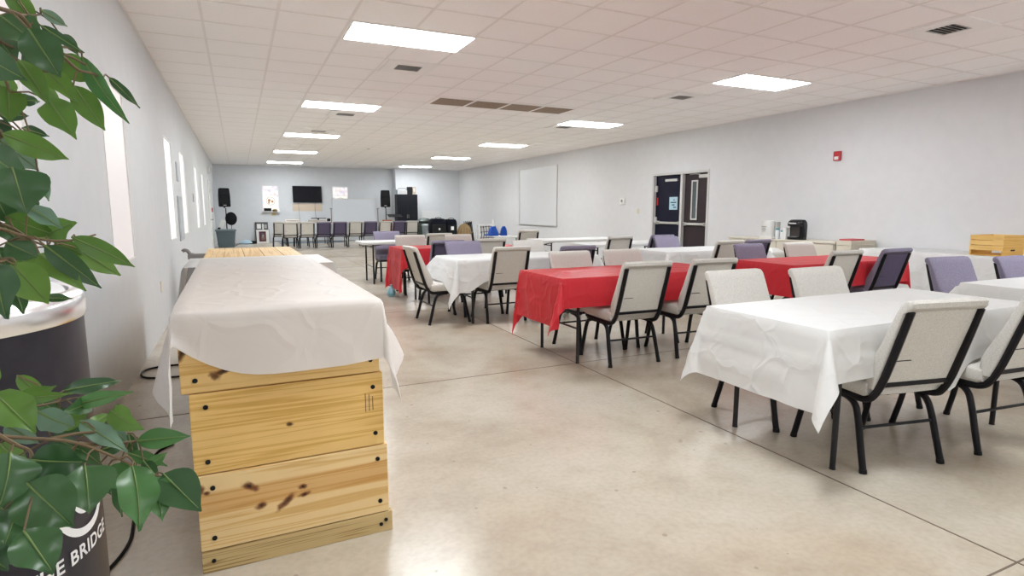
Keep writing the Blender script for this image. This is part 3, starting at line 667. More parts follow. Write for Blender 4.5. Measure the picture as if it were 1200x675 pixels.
# ------------------------------------------------------------------ black barrel with a silver rim
BX, BY, BR = -.512, 1.235, .250
M_drum = noise_mat('black_barrel_paint', (.020, .018, .026), (.030, .027, .036), 30, .42, bump=.05)
bar = thing('barrel', 'black barrel with silver rim and white ring emblem beside the artificial tree', 'barrel', (BX, BY, 0))
MB().lathe([(.20, .0), (.246, .0), (BR, .012), (BR, 1.122), (.24, 1.124)], (0, 0), 72).build('barrel_body', M_drum, bar, SM)
MB().lathe([(.24, 1.112), (BR + .002, 1.114), (BR + .005, 1.120), (BR + .005, 1.142), (BR + .001, 1.156), (.240, 1.164), (.232, 1.160), (.232, 1.12)], (0, 0), 72, cap=False).build('silver_rim', M_chrome, bar, SM)
MB().lathe([(.0, 1.195), (.06, 1.194), (.13, 1.188), (.19, 1.178), (.222, 1.164), (.231, 1.150), (.231, 1.122), (.0, 1.122)][::-1], (0, 0), 64, cap=False).build('lid', mat('pearl_lid', (.72, .72, .73), .4, spec=.3), bar, SM)
MB().lathe([(.0, 1.205), (.032, 1.204), (.038, 1.198), (.038, 1.185)][::-1], (.06, .02), 24, cap=False).build('lid_cap', M_greyl, bar, SM)
M_print = mat('white_print', (.78, .78, .78), .45)
def on_drum(ang, z, off=.0016): return ((BR + off) * math.cos(ang), (BR + off) * math.sin(ang), z)
def bend_text(txt, size, a_end, z):
    cu = bpy.data.curves.new('lettering', 'FONT'); cu.body = txt; cu.size = size; cu.resolution_u = 4; cu.space_character = 1.08; cu.offset = size * .022
    ob = bpy.data.objects.new('lettering_source', cu); COL.objects.link(ob)
    dg = bpy.context.evaluated_depsgraph_get(); me = bpy.data.meshes.new_from_object(ob.evaluated_get(dg))
    bpy.data.objects.remove(ob); bpy.data.curves.remove(cu)
    bm = bmesh.new(); bm.from_mesh(me); bpy.data.meshes.remove(me)
    bmesh.ops.subdivide_edges(bm, edges=bm.edges[:], cuts=1)
    x1 = max(v.co.x for v in bm.verts)
    for v in bm.verts: v.co = Vector(on_drum(a_end - (x1 - v.co.x) / BR, z + v.co.y))
    m2 = bpy.data.meshes.new('lettering'); bm.to_mesh(m2); bm.free(); m2.materials.append(M_print)
    o = bpy.data.objects.new('lettering', m2); COL.objects.link(o); o.parent = bar
def arc(ca, cz, R, w0, w1, a0, a1, name='ring_emblem', n=40):
    bm = MB(); A = []; B = []
    for i in range(n + 1):
        t = i / n; th = math.radians(a0 + (a1 - a0) * t); w = w0 + (w1 - w0) * math.sin(PI * t)
        for L, r in ((A, R - w / 2), (B, R + w / 2)): L.append(bm.bm.verts.new(on_drum(ca + r * math.cos(th) / BR, cz + r * math.sin(th))))
    for i in range(n): bm.bm.faces.new((A[i], A[i + 1], B[i + 1], B[i]))
    return bm.build(name, M_print, bar)
ca_ = math.radians(-14)
arc(ca_, .820, .070, .004, .014, 150, 395)
arc(ca_, .822, .036, .003, .011, 195, 345, 'inner_arc')
bend_text('THE BRIDGE', .034, math.radians(2.0), .709)


# ------------------------------------------------------------------ artificial ficus tree
M_bark = noise_mat('bark', (.16, .10, .055), (.27, .18, .10), 40, .8, bump=.4)
M_twig = mat('twig', (.15, .10, .05), .7)
def leaf_mat(name, lo, hi, rough, tl):
    m = mat(name, lo, rough, spec=.5); n, l, p = nt(m)
    g = n.new('ShaderNodeNewGeometry'); r = ramp(n, [(0, lo), (1, hi)]); l.new(g.outputs['Random Per Island'], r.inputs['Fac']); l.new(r.outputs['Color'], p.inputs['Base Color'])
    tr = n.new('ShaderNodeBsdfTranslucent'); l.new(r.outputs['Color'], tr.inputs['Color'])
    mx = n.new('ShaderNodeMixShader'); mx.inputs[0].default_value = tl
    l.new(p.outputs[0], mx.inputs[1]); l.new(tr.outputs[0], mx.inputs[2]); l.new(mx.outputs[0], n['Material Output'].inputs['Surface'])
    return m
M_leafl = leaf_mat('leaf_light', (.085, .19, .032), (.15, .29, .055), .42, .35)
M_leafd = leaf_mat('leaf_dark', (.028, .085, .028), (.055, .14, .045), .33, .15)
M_leafm = leaf_mat('leaf_mid', (.055, .165, .045), (.105, .25, .08), .33, .25)
M_leafp = leaf_mat('leaf_pale', (.13, .24, .16), (.22, .34, .26), .35, .2)
M_vein = mat('leaf_vein', (.16, .24, .07), .5)
TX, TY = -.50, .52
tree = thing('artificial_ficus', 'artificial ficus tree with broad green leaves at the left edge of the frame', 'plant', (TX, TY, 0))
MB().lathe([(.11, 0), (.15, .012), (.165, .25), (.17, .28), (.158, .28), (.150, .245), (.0, .245)], (0, 0), 40, cap=False).build('pot', mat('pot_black', (.03, .028, .027), .5), tree, SM)
LEAVES = [
 ((0.3107, 0.2217, 1.5108), (0.3292, 0.2351, 1.4815), 0.020, "l"),
 ((0.3433, 0.1406, 1.458), (0.3602, 0.1536, 1.4206), 0.032, "d"),
 ((0.3049, 0.2157, 1.4849), (0.34, 0.195, 1.4543), 0.037, "d"),
 ((0.3349, 0.2256, 1.4966), (0.3496, 0.2541, 1.4908), 0.011, "p"),
 ((0.3359, 0.2153, 1.4794), (0.37, 0.2103, 1.4564), 0.010, "d"),
 ((0.3581, 0.2627, 1.4638), (0.3969, 0.2584, 1.3954), 0.020, "m"),
 ((0.3775, 0.2856, 1.4481), (0.4056, 0.2775, 1.4154), 0.011, "d"),
 ((0.3276, 0.2514, 1.4444), (0.3575, 0.2323, 1.4094), 0.022, "l"),
 ((0.3528, 0.2386, 1.4289), (0.3735, 0.2579, 1.3867), 0.025, "l"),
 ((0.3362, 0.2676, 1.4626), (0.3634, 0.2822, 1.4416), 0.029, "l"),
 ((0.3352, 0.2182, 1.4096), (0.3604, 0.1917, 1.3699), 0.030, "l"),
 ((0.3217, 0.191, 1.4406), (0.3405, 0.193, 1.4019), 0.021, "l"),
 ((0.3052, 0.1547, 1.4365), (0.3394, 0.1381, 1.4134), 0.032, "d"),
 ((0.3006, 0.2335, 1.4218), (0.3017, 0.2202, 1.3863), 0.028, "l"),
 ((0.2914, 0.2908, 1.4173), (0.3085, 0.303, 1.4197), 0.014, "d"),
 ((0.2738, 0.2878, 1.4041), (0.2968, 0.3048, 1.4036), 0.016, "d"),
 ((0.2991, 0.2067, 1.374), (0.3443, 0.2314, 1.3525), 0.024, "l"),
 ((0.2844, 0.2458, 1.3718), (0.3085, 0.2726, 1.3426), 0.028, "p"),
 ((0.2803, 0.236, 1.3548), (0.3154, 0.2068, 1.329), 0.037, "d"),
 ((0.3145, 0.1656, 1.3396), (0.3242, 0.1544, 1.2976), 0.049, "d"),
 ((0.3085, 0.2674, 1.337), (0.3196, 0.248, 1.3096), 0.013, "p"),
 ((0.3149, 0.1996, 1.3032), (0.3431, 0.184, 1.2825), 0.019, "p"),
 ((0.312, 0.2573, 1.2734), (0.341, 0.2499, 1.2879), 0.028, "l"),
 ((0.2825, 0.2461, 1.2937), (0.3211, 0.2564, 1.2733), 0.026, "l"),
 ((0.3412, 0.2247, 1.2724), (0.3919, 0.2445, 1.2372), 0.021, "l"),
 ((0.3345, 0.2661, 1.2595), (0.3715, 0.2823, 1.2246), 0.026, "l"),
 ((0.3269, 0.1869, 1.2668), (0.3668, 0.2028, 1.2196), 0.022, "d"),
 ((0.3139, 0.2198, 1.2567), (0.3551, 0.1948, 1.2187), 0.025, "l"),
 ((0.3025, 0.1796, 1.2508), (0.3243, 0.1908, 1.2081), 0.034, "l"),
 ((0.2974, 0.1585, 1.2528), (0.305, 0.1412, 1.2027), 0.035, "d"),
 ((0.2934, 0.2124, 1.221), (0.306, 0.1834, 1.2004), 0.015, "d"),
 ((0.3052, 0.2584, 1.2061), (0.3305, 0.2523, 1.2043), 0.011, "d"),
 ((0.2822, 0.2437, 1.2675), (0.3138, 0.2239, 1.2511), 0.028, "d"),
 ((0.2803, 0.2993, 1.3203), (0.2917, 0.3137, 1.2852), 0.025, "d"),
 ((0.2748, 0.2369, 1.327), (0.2824, 0.2591, 1.2864), 0.035, "d"),
 ((0.3055, 0.2686, 1.5068), (0.3173, 0.2561, 1.4613), 0.027, "l"),
 ((0.3166, 0.256, 1.4697), (0.3287, 0.2736, 1.4597), 0.019, "p"),
 ((0.2857, 0.2611, 1.4773), (0.3112, 0.2311, 1.4435), 0.027, "d"),
 ((0.34, 0.2658, 1.4851), (0.3596, 0.2387, 1.4585), 0.015, "d"),
 ((0.3047, 0.2852, 1.4685), (0.3224, 0.2706, 1.4462), 0.020, "d"),
 ((0.2784, 0.1724, 1.1201), (0.3353, 0.1965, 1.1127), 0.014, "l"),
 ((0.3133, 0.2534, 1.1019), (0.3634, 0.2837, 1.0989), 0.018, "d"),
 ((0.3271, 0.2276, 1.0913), (0.3844, 0.2142, 1.1026), 0.017, "m"),
 ((0.3618, 0.2186, 1.0832), (0.3956, 0.1818, 1.0683), 0.026, "l"),
 ((0.3824, 0.2205, 1.0437), (0.4352, 0.2203, 1.0407), 0.024, "m"),
 ((0.3351, 0.2116, 1.0772), (0.3805, 0.1794, 1.0472), 0.023, "p"),
 ((0.3097, 0.177, 1.1037), (0.333, 0.2001, 1.0759), 0.027, "p"),
 ((0.2845, 0.1742, 1.0947), (0.3034, 0.1944, 1.0647), 0.019, "p"),
 ((0.2796, 0.1747, 1.126), (0.3141, 0.1491, 1.0901), 0.037, "l"),
 ((0.3174, 0.1163, 1.0765), (0.3584, 0.1172, 1.0666), 0.035, "d"),
 ((0.3083, 0.1016, 1.0913), (0.3031, 0.0784, 1.0509), 0.044, "d"),
 ((0.3194, 0.093, 1.0645), (0.3518, 0.0809, 1.0214), 0.050, "d"),
 ((0.353, 0.1315, 1.0583), (0.3597, 0.0991, 1.0233), 0.047, "d"),
 ((0.3606, 0.1761, 1.0345), (0.3834, 0.1775, 1.0103), 0.027, "m"),
 ((0.3885, 0.1472, 1.0439), (0.3951, 0.1114, 0.9902), 0.039, "m"),
 ((0.4013, 0.1701, 1.0204), (0.4116, 0.1358, 0.9843), 0.031, "m"),
 ((0.4113, 0.1712, 1.0207), (0.4483, 0.1238, 0.9928), 0.042, "d"),
 ((0.3637, 0.2099, 1.0087), (0.3673, 0.1929, 0.9705), 0.014, "d"),
 ((0.3509, 0.2102, 1.0435), (0.3712, 0.2247, 1.0421), 0.018, "d"),
 ((0.3694, 0.2437, 1.0229), (0.4113, 0.2087, 1.0137), 0.016, "m"),
 ((0.3233, 0.0614, 1.0357), (0.346, 0.0384, 1.0047), 0.037, "d"),
 ((0.3074, 0.1043, 1.0379), (0.3052, 0.0724, 1.019), 0.035, "d"),
 ((0.3697, 0.2527, 1.0432), (0.3769, 0.2415, 1.0068), 0.012, "d"),
 ((0.31, 0.2082, 1.0657), (0.3391, 0.1891, 1.0529), 0.019, "d"),
 ((0.3338, 0.25, 1.0583), (0.3519, 0.2703, 1.0649), 0.015, "l"),
 ((0.3895, 0.2122, 1.0145), (0.4115, 0.2158, 1.0271), 0.014, "m"),
 ((0.2734, 0.1624, 1.0482), (0.2979, 0.1436, 1.0361), 0.027, "l"),
 ((0.3175, 0.1668, 1.0408), (0.3352, 0.1454, 1.0165), 0.025, "l"),
 ((0.2907, 0.127, 1.0172), (0.3096, 0.1234, 0.9942), 0.024, "d"),
 ((0.2824, 0.2193, 1.1051), (0.3157, 0.2212, 1.1165), 0.017, "l"),
 ((0.3425, 0.2422, 1.0894), (0.3236, 0.1962, 1.0926), 0.019, "d"),
 ((0.302, 0.267, 1.0776), (0.334, 0.2668, 1.04), 0.025, "d"),
 ((0.2694, 0.2044, 1.0669), (0.2957, 0.1847, 1.0446), 0.021, "l"),
 ((0.2808, 0.0897, 1.0172), (0.3108, 0.0599, 1.0047), 0.027, "d"),
 ((0.2538, 0.1982, 1.1585), (0.2739, 0.1931, 1.1231), 0.034, "l"),
 ((0.2658, 0.1838, 1.2343), (0.2919, 0.1515, 1.1973), 0.033, "d"),
 ((0.2665, 0.2129, 1.4011), (0.2894, 0.2104, 1.3707), 0.034, "l"),
 ((0.2796, 0.195, 1.4741), (0.3007, 0.1876, 1.4451), 0.034, "d"),
 ((0.2565, 0.1395, 1.1098), (0.2884, 0.1005, 1.0723), 0.036, "d"),
 ((0.2496, 0.2356, 1.3057), (0.265, 0.2446, 1.2626), 0.035, "l"),
 ((0.2771, 0.2988, 1.4894), (0.3037, 0.2895, 1.4694), 0.025, "l"),
 ((0.2721, 0.2905, 1.4402), (0.2959, 0.2783, 1.4139), 0.028, "l"),
 ((0.3116, 0.2878, 1.438), (0.3333, 0.2698, 1.4171), 0.017, "l"),
 ((0.2917, 0.2966, 1.3894), (0.3129, 0.3063, 1.3825), 0.012, "d"),
 ((0.2737, 0.2756, 1.3945), (0.2857, 0.269, 1.3682), 0.022, "d"),
 ((0.264, 0.2937, 1.2859), (0.2845, 0.2911, 1.2594), 0.022, "d"),
 ((0.2875, 0.3001, 1.2855), (0.3102, 0.281, 1.265), 0.020, "l"),
 ((0.316, 0.2692, 1.2654), (0.3435, 0.264, 1.2499), 0.017, "l"),
 ((0.2804, 0.2758, 1.2511), (0.3024, 0.252, 1.232), 0.022, "l"),
 ((0.2668, 0.2613, 1.2616), (0.2802, 0.2545, 1.2328), 0.024, "d"),
 ((0.3101, 0.2401, 1.0657), (0.3375, 0.2382, 1.0756), 0.019, "l"),
 ((0.2814, 0.2741, 1.0904), (0.3157, 0.2405, 1.0783), 0.020, "d"),
 ((0.2634, 0.2253, 1.0969), (0.2774, 0.252, 1.0669), 0.022, "d"),
 ((0.2737, 0.2576, 1.1233), (0.2955, 0.2659, 1.0889), 0.017, "l"),
 ((0.3199, 0.2365, 1.0458), (0.3429, 0.2493, 1.0102), 0.019, "d"),
 ((0.303, 0.1855, 1.0044), (0.3242, 0.1534, 1.0027), 0.018, "d"),
 ((0.3389, 0.2374, 1.0139), (0.3516, 0.2324, 0.9809), 0.017, "d"),
 ((0.2815, 0.1383, 1.0321), (0.2997, 0.1255, 1.0158), 0.026, "d"),
 ((0.354, 0.2438, 1.0572), (0.3728, 0.2292, 1.0391), 0.015, "p"),
 ((0.3881, 0.2143, 1.022), (0.4052, 0.1849, 1.0092), 0.014, "d"),
 ((0.2865, 0.1226, 0.9973), (0.3066, 0.0993, 0.9871), 0.024, "d"),
]
BRANCHES = [
 ([(0.3005, 0.1691, 1.4824), (0.3144, 0.1821, 1.4825), (0.3247, 0.194, 1.4821), (0.3288, 0.2055, 1.4759), (0.3353, 0.2184, 1.4658), (0.3443, 0.2306, 1.46), (0.3544, 0.2421, 1.457), (0.3622, 0.2532, 1.4534)], 0.0023, 0.0011),
 ([(0.3435, 0.2276, 1.4592), (0.351, 0.2358, 1.4519), (0.3575, 0.2435, 1.4457), (0.3679, 0.2507, 1.4447), (0.3755, 0.2577, 1.4415)], 0.0018, 0.0012),
 ([(0.2888, 0.1953, 1.4471), (0.3034, 0.208, 1.444), (0.3132, 0.2187, 1.4426), (0.3236, 0.2294, 1.4411), (0.3316, 0.2391, 1.4406)], 0.0030, 0.0012),
 ([(0.2973, 0.2361, 1.4658), (0.3089, 0.2404, 1.46), (0.3239, 0.2448, 1.4561), (0.3343, 0.2475, 1.4544)], 0.0014, 0.0010),
 ([(0.324, 0.1967, 1.4828), (0.3269, 0.2171, 1.4883), (0.3319, 0.2375, 1.4956)], 0.0014, 0.0010),
 ([(0.3468, 0.2273, 1.4636), (0.353, 0.2384, 1.4662), (0.3606, 0.2506, 1.4648)], 0.0014, 0.0010),
 ([(0.2827, 0.1663, 1.2884), (0.2957, 0.1827, 1.2831), (0.31, 0.1988, 1.275), (0.3273, 0.2153, 1.2696), (0.344, 0.2313, 1.2694), (0.358, 0.2465, 1.2739)], 0.0021, 0.0010),
 ([(0.2883, 0.2098, 1.2874), (0.2959, 0.2188, 1.2821), (0.3061, 0.228, 1.2704), (0.3173, 0.2373, 1.2625)], 0.0020, 0.0010),
 ([(0.2913, 0.1883, 1.253), (0.3011, 0.186, 1.2544), (0.3055, 0.1816, 1.2472)], 0.0016, 0.0010),
 ([(0.2811, 0.1168, 1.1098), (0.2946, 0.1273, 1.099), (0.3151, 0.1395, 1.0885), (0.3377, 0.1511, 1.0776), (0.3557, 0.1596, 1.0632), (0.3748, 0.1664, 1.046), (0.3953, 0.1717, 1.0266), (0.411, 0.1777, 1.0131)], 0.0020, 0.0010),
 ([(0.3382, 0.1836, 1.0635), (0.3501, 0.1942, 1.0555), (0.3629, 0.2056, 1.0498), (0.375, 0.217, 1.0453), (0.383, 0.2278, 1.0419)], 0.0018, 0.0010),
 ([(0.3217, 0.1629, 1.0786), (0.3377, 0.1833, 1.0738), (0.3511, 0.2018, 1.0667), (0.3585, 0.2198, 1.0629)], 0.0018, 0.0010),
 ([(0.2917, 0.1195, 1.1071), (0.3081, 0.1195, 1.0907), (0.3172, 0.1194, 1.0826), (0.323, 0.1128, 1.0597)], 0.0022, 0.0010),
 ([(0.3753, 0.1638, 1.047), (0.3826, 0.1653, 1.0477), (0.3882, 0.1631, 1.0392)], 0.0014, 0.0010),
 ([(0.3926, 0.1708, 1.0295), (0.4, 0.17, 1.0245), (0.4029, 0.1681, 1.019)], 0.0014, 0.0010),
 ([(0.2743, 0.1617, 1.1223), (0.2859, 0.1851, 1.1151), (0.2993, 0.2067, 1.1011), (0.3148, 0.231, 1.0968)], 0.0020, 0.0010),
 ([(0.2796, 0.2033, 1.3773), (0.2929, 0.2215, 1.3737), (0.3016, 0.2379, 1.3727), (0.3099, 0.2539, 1.3713)], 0.0026, 0.0010),
 ([(0.3011, 0.2237, 1.4265), (0.3022, 0.225, 1.4204), (0.3034, 0.226, 1.4158)], 0.0014, 0.0010),
]
HUB = [(0, 0, 1.0), (.02, .03, 1.25), (0.01, .05, 1.5)]
def leaf_pts(bm, b, t, w, seed, view):
    """one leaf blade: pointed, folded along the midrib and wavy at the margin; returns its verts"""
    b, t = Vector(b), Vector(t); ax = t - b; Ln = ax.length; ax.normalize()
    nrm = (view - ax * view.dot(ax)).normalized(); nrm = Matrix.Rotation(rnd.uniform(-.45, .45), 3, ax) @ nrm
    sd = ax.cross(nrm); N = 12; rows = []
    ph = rnd.uniform(0, 6); bend = rnd.uniform(-.02, .10) * Ln; wav = rnd.uniform(.03, .10) * w
    for i in range(N + 1):
        s = i / N
        half = w * .52 * (math.sin(PI * s ** .74) ** .9 * (1 - .12 * s)) * (1 if s < .8 else 1 - .35 * (s - .8) / .2) if 0 < s < 1 else 0
        half = max(half, .0006)
        c = b + ax * (Ln * s) - nrm * (bend * 4 * (s - .5) ** 2 - bend)
        row = []
        for u in (-1, -.62, -.25, 0, .25, .62, 1):
            z = abs(u) * half * .22 + wav * math.sin(s * 13 + ph + (2 if u > 0 else 0)) * u * u
            row.append(bm.verts.new(c + sd * (u * half) + nrm * z))
        rows.append(row)
    for a, c in zip(rows, rows[1:]):
        for k in range(6): bm.faces.new((a[k], a[k + 1], c[k + 1], c[k]))
    return rows
mesh = {'m': bmesh.new(), 'l': bmesh.new(), 'd': bmesh.new(), 'p': bmesh.new()}
vmesh = {k: [] for k in 'ldpm'}; stalks = {i: [] for i in range(len(BRANCHES))}
cam_l = Vector((-TX, -TY, 1.301))
for i, (b, t, w, k) in enumerate(LEAVES):
    view = (cam_l - (Vector(b) + Vector(t)) / 2).normalized()
    rows = leaf_pts(mesh[k], b, t, w, i, view)
    mid = [r[3].co.copy() for r in rows]; off = view * .0007
    vt = MB(); vt.bm.free(); vt.bm = mesh[k]; nf = len(mesh[k].faces); mesh[k].faces.ensure_lookup_table()
    vt.tube([m + off for m in mid[:-1]], [.0010 - .0007 * j / 12 for j in range(12)], 5)
    mesh[k].faces.ensure_lookup_table()
    for fi in range(nf, len(mesh[k].faces)): mesh[k].faces[fi].material_index = 1
    # a thin stalk back to the nearest branch point
    bb = Vector(b); bi, near = min(((q, Vector(p)) for q, br in enumerate(BRANCHES) for p in br[0]), key=lambda a: (a[1] - bb).length)
    if .002 < (near - bb).length < .07: stalks[bi].append([near, (near + bb) / 2 + Vector((0, 0, .004)), bb, mid[1]])
for k, m, nm in (('m', M_leafm, 'foliage'), ('l', M_leafl, 'foliage'), ('d', M_leafd, 'foliage'), ('p', M_leafp, 'foliage')):
    me = bpy.data.meshes.new(nm)
    for f in mesh[k].faces: f.smooth = True
    mesh[k].to_mesh(me); mesh[k].free(); me.materials.append(m); me.materials.append(M_vein)
    o = bpy.data.objects.new(nm, me); COL.objects.link(o); o.parent = tree
    o['label'] = {'m': 'mid green leaves', 'l': 'light green leaves', 'd': 'dark green leaves', 'p': 'pale blue green leaves'}[k]
for bi, (pts, r0, r1) in enumerate(BRANCHES):
    twig = MB(); p = spath(pts, 4); n_ = len(p); twig.tube(p, [r0 + (r1 - r0) * i / (n_ - 1) for i in range(n_)], 7)
    q = Vector(pts[0])
    if q.y < .12 and r0 > .0017:    # carry the main limbs back to the trunk
        tz = max(.35, q.z - .22); twig.tube(spath([(0, 0, tz), (q.x * .4 + .0, q.y * .5, tz + .12), tuple(q)], 6), [.008 - (.008 - r0) * i / 12 for i in range(13)], 7)
    for s_ in stalks[bi]: twig.tube(s_, .0009, 5)
    twig.build('branch', M_twig, tree, SM)
MB().tube(spath([(0, 0, .24), (.012, .006, .7), (-.01, .01, 1.2), (.01, -.01, 1.7), (0, 0, 1.95)], 6), [.018 - .012 * i / 24 for i in range(25)], 10).build('trunk', M_bark, tree, SM)

# ------------------------------------------------------------------ coffee counter along the right wall
M_cream = mat('cream_laminate', (.66, .61, .52), .45)
M_cream2 = mat('cream_edge', (.58, .53, .44), .5)
cc = thing('cream_cabinet', 'long cream low cabinet against the right wall carrying the coffee makers', 'cabinet', (8.58, 7.0, 0))
MB().box(-.28, .30, -1.03, 1.10, .05, .775, .004).build('cabinet_body', M_cream, cc)
MB().box(-.31, .305, -1.05, 1.12, .775, .803, .005).build('cabinet_top', M_cream, cc)
MB().box(-.24, .30, -1.0, 1.08, 0, .05).build('plinth', M_grey, cc)
for k in range(4):
    y0 = -1.02 + k * .53
    dd = MB().box(-.298, -.281, y0 + .008, y0 + .522, .07, .765, .003).build('door', M_cream, cc)
    MB().box(-.306, -.298, y0 + (.05 if k % 2 else .46), y0 + (.064 if k % 2 else .474), .55, .65, .003).build('handle', M_alum, dd)
bx = thing('cream_box', 'upright cream box under a flat red book, ending the cream cabinet', 'box', (8.52, 5.82, 0))
MB().box(-.25, .33, -.13, .11, 0, .835, .006).build('box_body', mat('cream_carton', (.60, .555, .46), .6), bx); MB().box(-.256, .335, -.136, .116, .76, .775, .003).build('lid_edge', M_cream2, bx)
tag(MB().box(8.30, 8.62, 5.72, 5.91, .8355, .858, .004).build('book', mat('book_red', (.50, .06, .07), .5)), 'flat red book lying on the upright cream box', 'book')
# coffee urn style brewer, white
ur = thing('coffee_dispenser', 'white coffee dispenser at the far end of the cream cabinet', 'coffee maker', (8.46, 7.32, .803))
M_wp = mat('glossy_white_plastic', (.74, .73, .71), .3)
MB().box(-.12, .10, -.13, .13, 0, .035, .01).build('drip_base', M_wp, ur, SM)
MB().lathe([(.0, .035), (.105, .036), (.112, .06), (.112, .27), (.105, .30), (.06, .312), (0, .314)], (-.01, .04), 32).build('tank', M_wp, ur, SM)
MB().box(.0, .09, -.125, -.07, .035, .29, .012).build('filter_column', M_greyl, ur, SM)
q = MB()
for k, (w, z) in enumerate(((.10, .20), (.06, .175), (.08, .15), (.05, .12))): q.box(-.1255, -.1225, .04 - w / 2, .04 + w / 2, z, z + .010)
q.build('printed_lines', M_grey, ur)
kk = thing('pod_coffee_machine', 'black pod coffee machine on the cream cabinet', 'coffee maker', (8.46, 6.78, .803))
prof = [(-.12, .0), (.10, 0), (.11, .06), (.11, .24), (.09, .30), (.04, .335), (-.05, .335), (-.10, .315), (-.13, .275), (-.13, .235), (-.05, .225), (-.045, .055), (-.12, .045)]
MB().loft([[(x * s, y, z if z < .1 else z * (1 - (1 - s) * .12)) for x, z in prof] for y, s in ((-.125, .6), (-.118, .78), (-.10, .90), (-.06, .98), (0, 1), (.06, .98), (.10, .90), (.118, .78), (.125, .6))]).build('machine_body', mat('gloss_black', (.010, .010, .012), .22, spec=.3), kk, SM)
MB().box(-.136, -.125, -.075, .075, .262, .282, .004).build('chrome_handle', M_chrome, kk)
MB().box(-.118, -.05, -.07, .07, .0455, .056, .003).build('drip_tray', M_grey, kk)
MB().box(-.052, -.044, -.08, .08, .06, .22, .003).build('cup_bay', mat('brown_black', (.03, .022, .022), .4), kk)
for (x, y, h, r, c, lab) in ((8.40, 7.13, .15, .036, (.72, .74, .76), 'clear white jar with a teal cap between the coffee makers'), (8.42, 7.045, .12, .034, (.70, .70, .72), 'short white jar beside the teal capped jar')):
    t = thing('jar', lab, 'jar', (x, y, .803)); MB().lathe([(0, 0), (r * .9, 0), (r, .008), (r, h * .8), (r * .7, h)], (0, 0), 24).build('jar_body', mat('jar_%s' % x, c, .3), t, SM)
    MB().lathe([(r * .75, h), (r * .75, h + .03), (0, h + .032)], (0, 0), 20).build('jar_cap', mat('teal_cap', (.05, .28, .30), .4), t, SM)
for k in range(2):
    t = tag(MB().lathe([(0, 0), (.030, 0), (.038, .19), (.040, .195), (.036, .196), (.0, .15)], (8.40 + .09 * k, 6.975 - .012 * k), 24).build('paper_cup_stack', M_paper, None, SM, (0, 0, .803)), ['front', 'rear'][k] + ' white stack of paper cups left of the black coffee machine', 'cups')
bn = thing('waste_bin', 'white waste bin standing in front of the cream cabinet', 'bin', (7.95, 6.84, 0))
MB().loft([rr for rr in [[(x * s, y * s, z) for x, y in rrect(-.15, .15, -.15, .15, .03)] for z, s in ((0, .85), (.58, 1))]]).build('bin_body', mat('bin_white', (.66, .65, .62), .5), bn, SM)
MB().loft([[(x * s, y * s, z) for x, y in rrect(-.16, .16, -.16, .16, .03)] for z, s in ((.58, 1), (.615, 1), (.675, .35))]).build('bin_lid', M_wp, bn, SM)

# clothed serving tables along the right wall, crates on top
make_table('serving table under the long white cloth by the right wall', 8.15, 8.86, 3.64, 5.46)
make_cloth('tablecloth', 'long white cloth draped over the serving table by the right wall', 'tablecloth', 8.14, 8.87, 3.63, 5.47, .74, M_clothw, (.52, 0, .32, .32), 41, {'l': .07, 'r': 0, 'n': .03, 'f': .03}, .12, (), wave=.045, group=CG)
make_table('second serving table by the right wall, just past the first one', 8.15, 8.86, 1.72, 3.50)
make_cloth('tablecloth', 'white cloth on the second serving table, showing at the right edge', 'tablecloth', 8.14, 8.87, 1.71, 3.515, .74, M_clothw, (.40, 0, .32, .22), 43, {'l': .05, 'r': 0, 'n': .05, 'f': .01}, .05, (), group=CG)
M_cr = wood_mat('crate_pine', (.76, .50, .17), (.82, .57, .22), (.70, .44, .14), 'Y'); M_cre = wood_mat('crate_end_pine', (.66, .37, .08), (.72, .43, .11), (.58, .31, .06), 'X')
def crate(x, y, z, lab):
    t = thing('wooden_crate', lab, 'crate', (x, y, z), 0, 'wooden crates on the serving tables')
    L, H = .47, .245     # x length, height ; width .345 along y
    for s in (-1, 1):
        b = MB(); yy = s * .165
        b.box(0, L, yy - .008, yy + .008, 0, H, .002); b2 = MB().box(.17, .27, yy - .0095, yy + .0095, .055, .078, .006)
        eb = b.build('end_board', M_cre, t); b2.build('hand_slot_shade', M_black, eb)  # no hole is cut: a thin black box paints the slot's inner shade
    for x0 in (-.012, L):
        for k in range(3):
            z0 = .065 + .062 * k
            MB().box(x0, x0 + .012, -.173, .173, z0, z0 + .055, .002).build('slat', M_cr, t)
    b = MB()
    for k in range(5): b.box(.01 + .092 * k, .085 + .092 * k, -.157, .157, .0, .012)
    b.build('crate_floor', M_cre, t)
crate(8.165, 3.905, .7495, 'slatted yellow pine crate standing on the white wall table')

# ------------------------------------------------------------------ far end of the hall
M_spk = noise_mat('speaker_grille', (.008, .008, .010), (.016, .016, .019), 60, .6, spec=.12)
def speaker(x, y, z, rz, lab):
    t = thing('loudspeaker', lab, 'loudspeaker', (x, y, z), rz)
    MB().loft([[(a * s, b, c * t2 + .34 * (1 - t2)) for a, c in ((-.19, .02), (-.16, 0), (.16, 0), (.19, .02), (.19, .40), (.17, .66), (.14, .68), (-.14, .68), (-.17, .66), (-.19, .40))] for b, s, t2 in ((-.17, 1, 1), (.05, .98, .99), (.17, .70, .92))]).build('cabinet', M_spk, t)
    MB().cyl((0, -.172, .24), .145, .012, 32, 'Y').build('woofer', M_black, t)
    MB().box(-.14, .14, -.176, -.170, .46, .62, .004).build('horn', M_black, t)
    MB().box(-.05, .05, -.178, -.172, .045, .075).build('badge', M_greyl, t)
    MB().cyl((0, 0, -.02), .03, .04, 12).build('pole_socket', M_black, t)
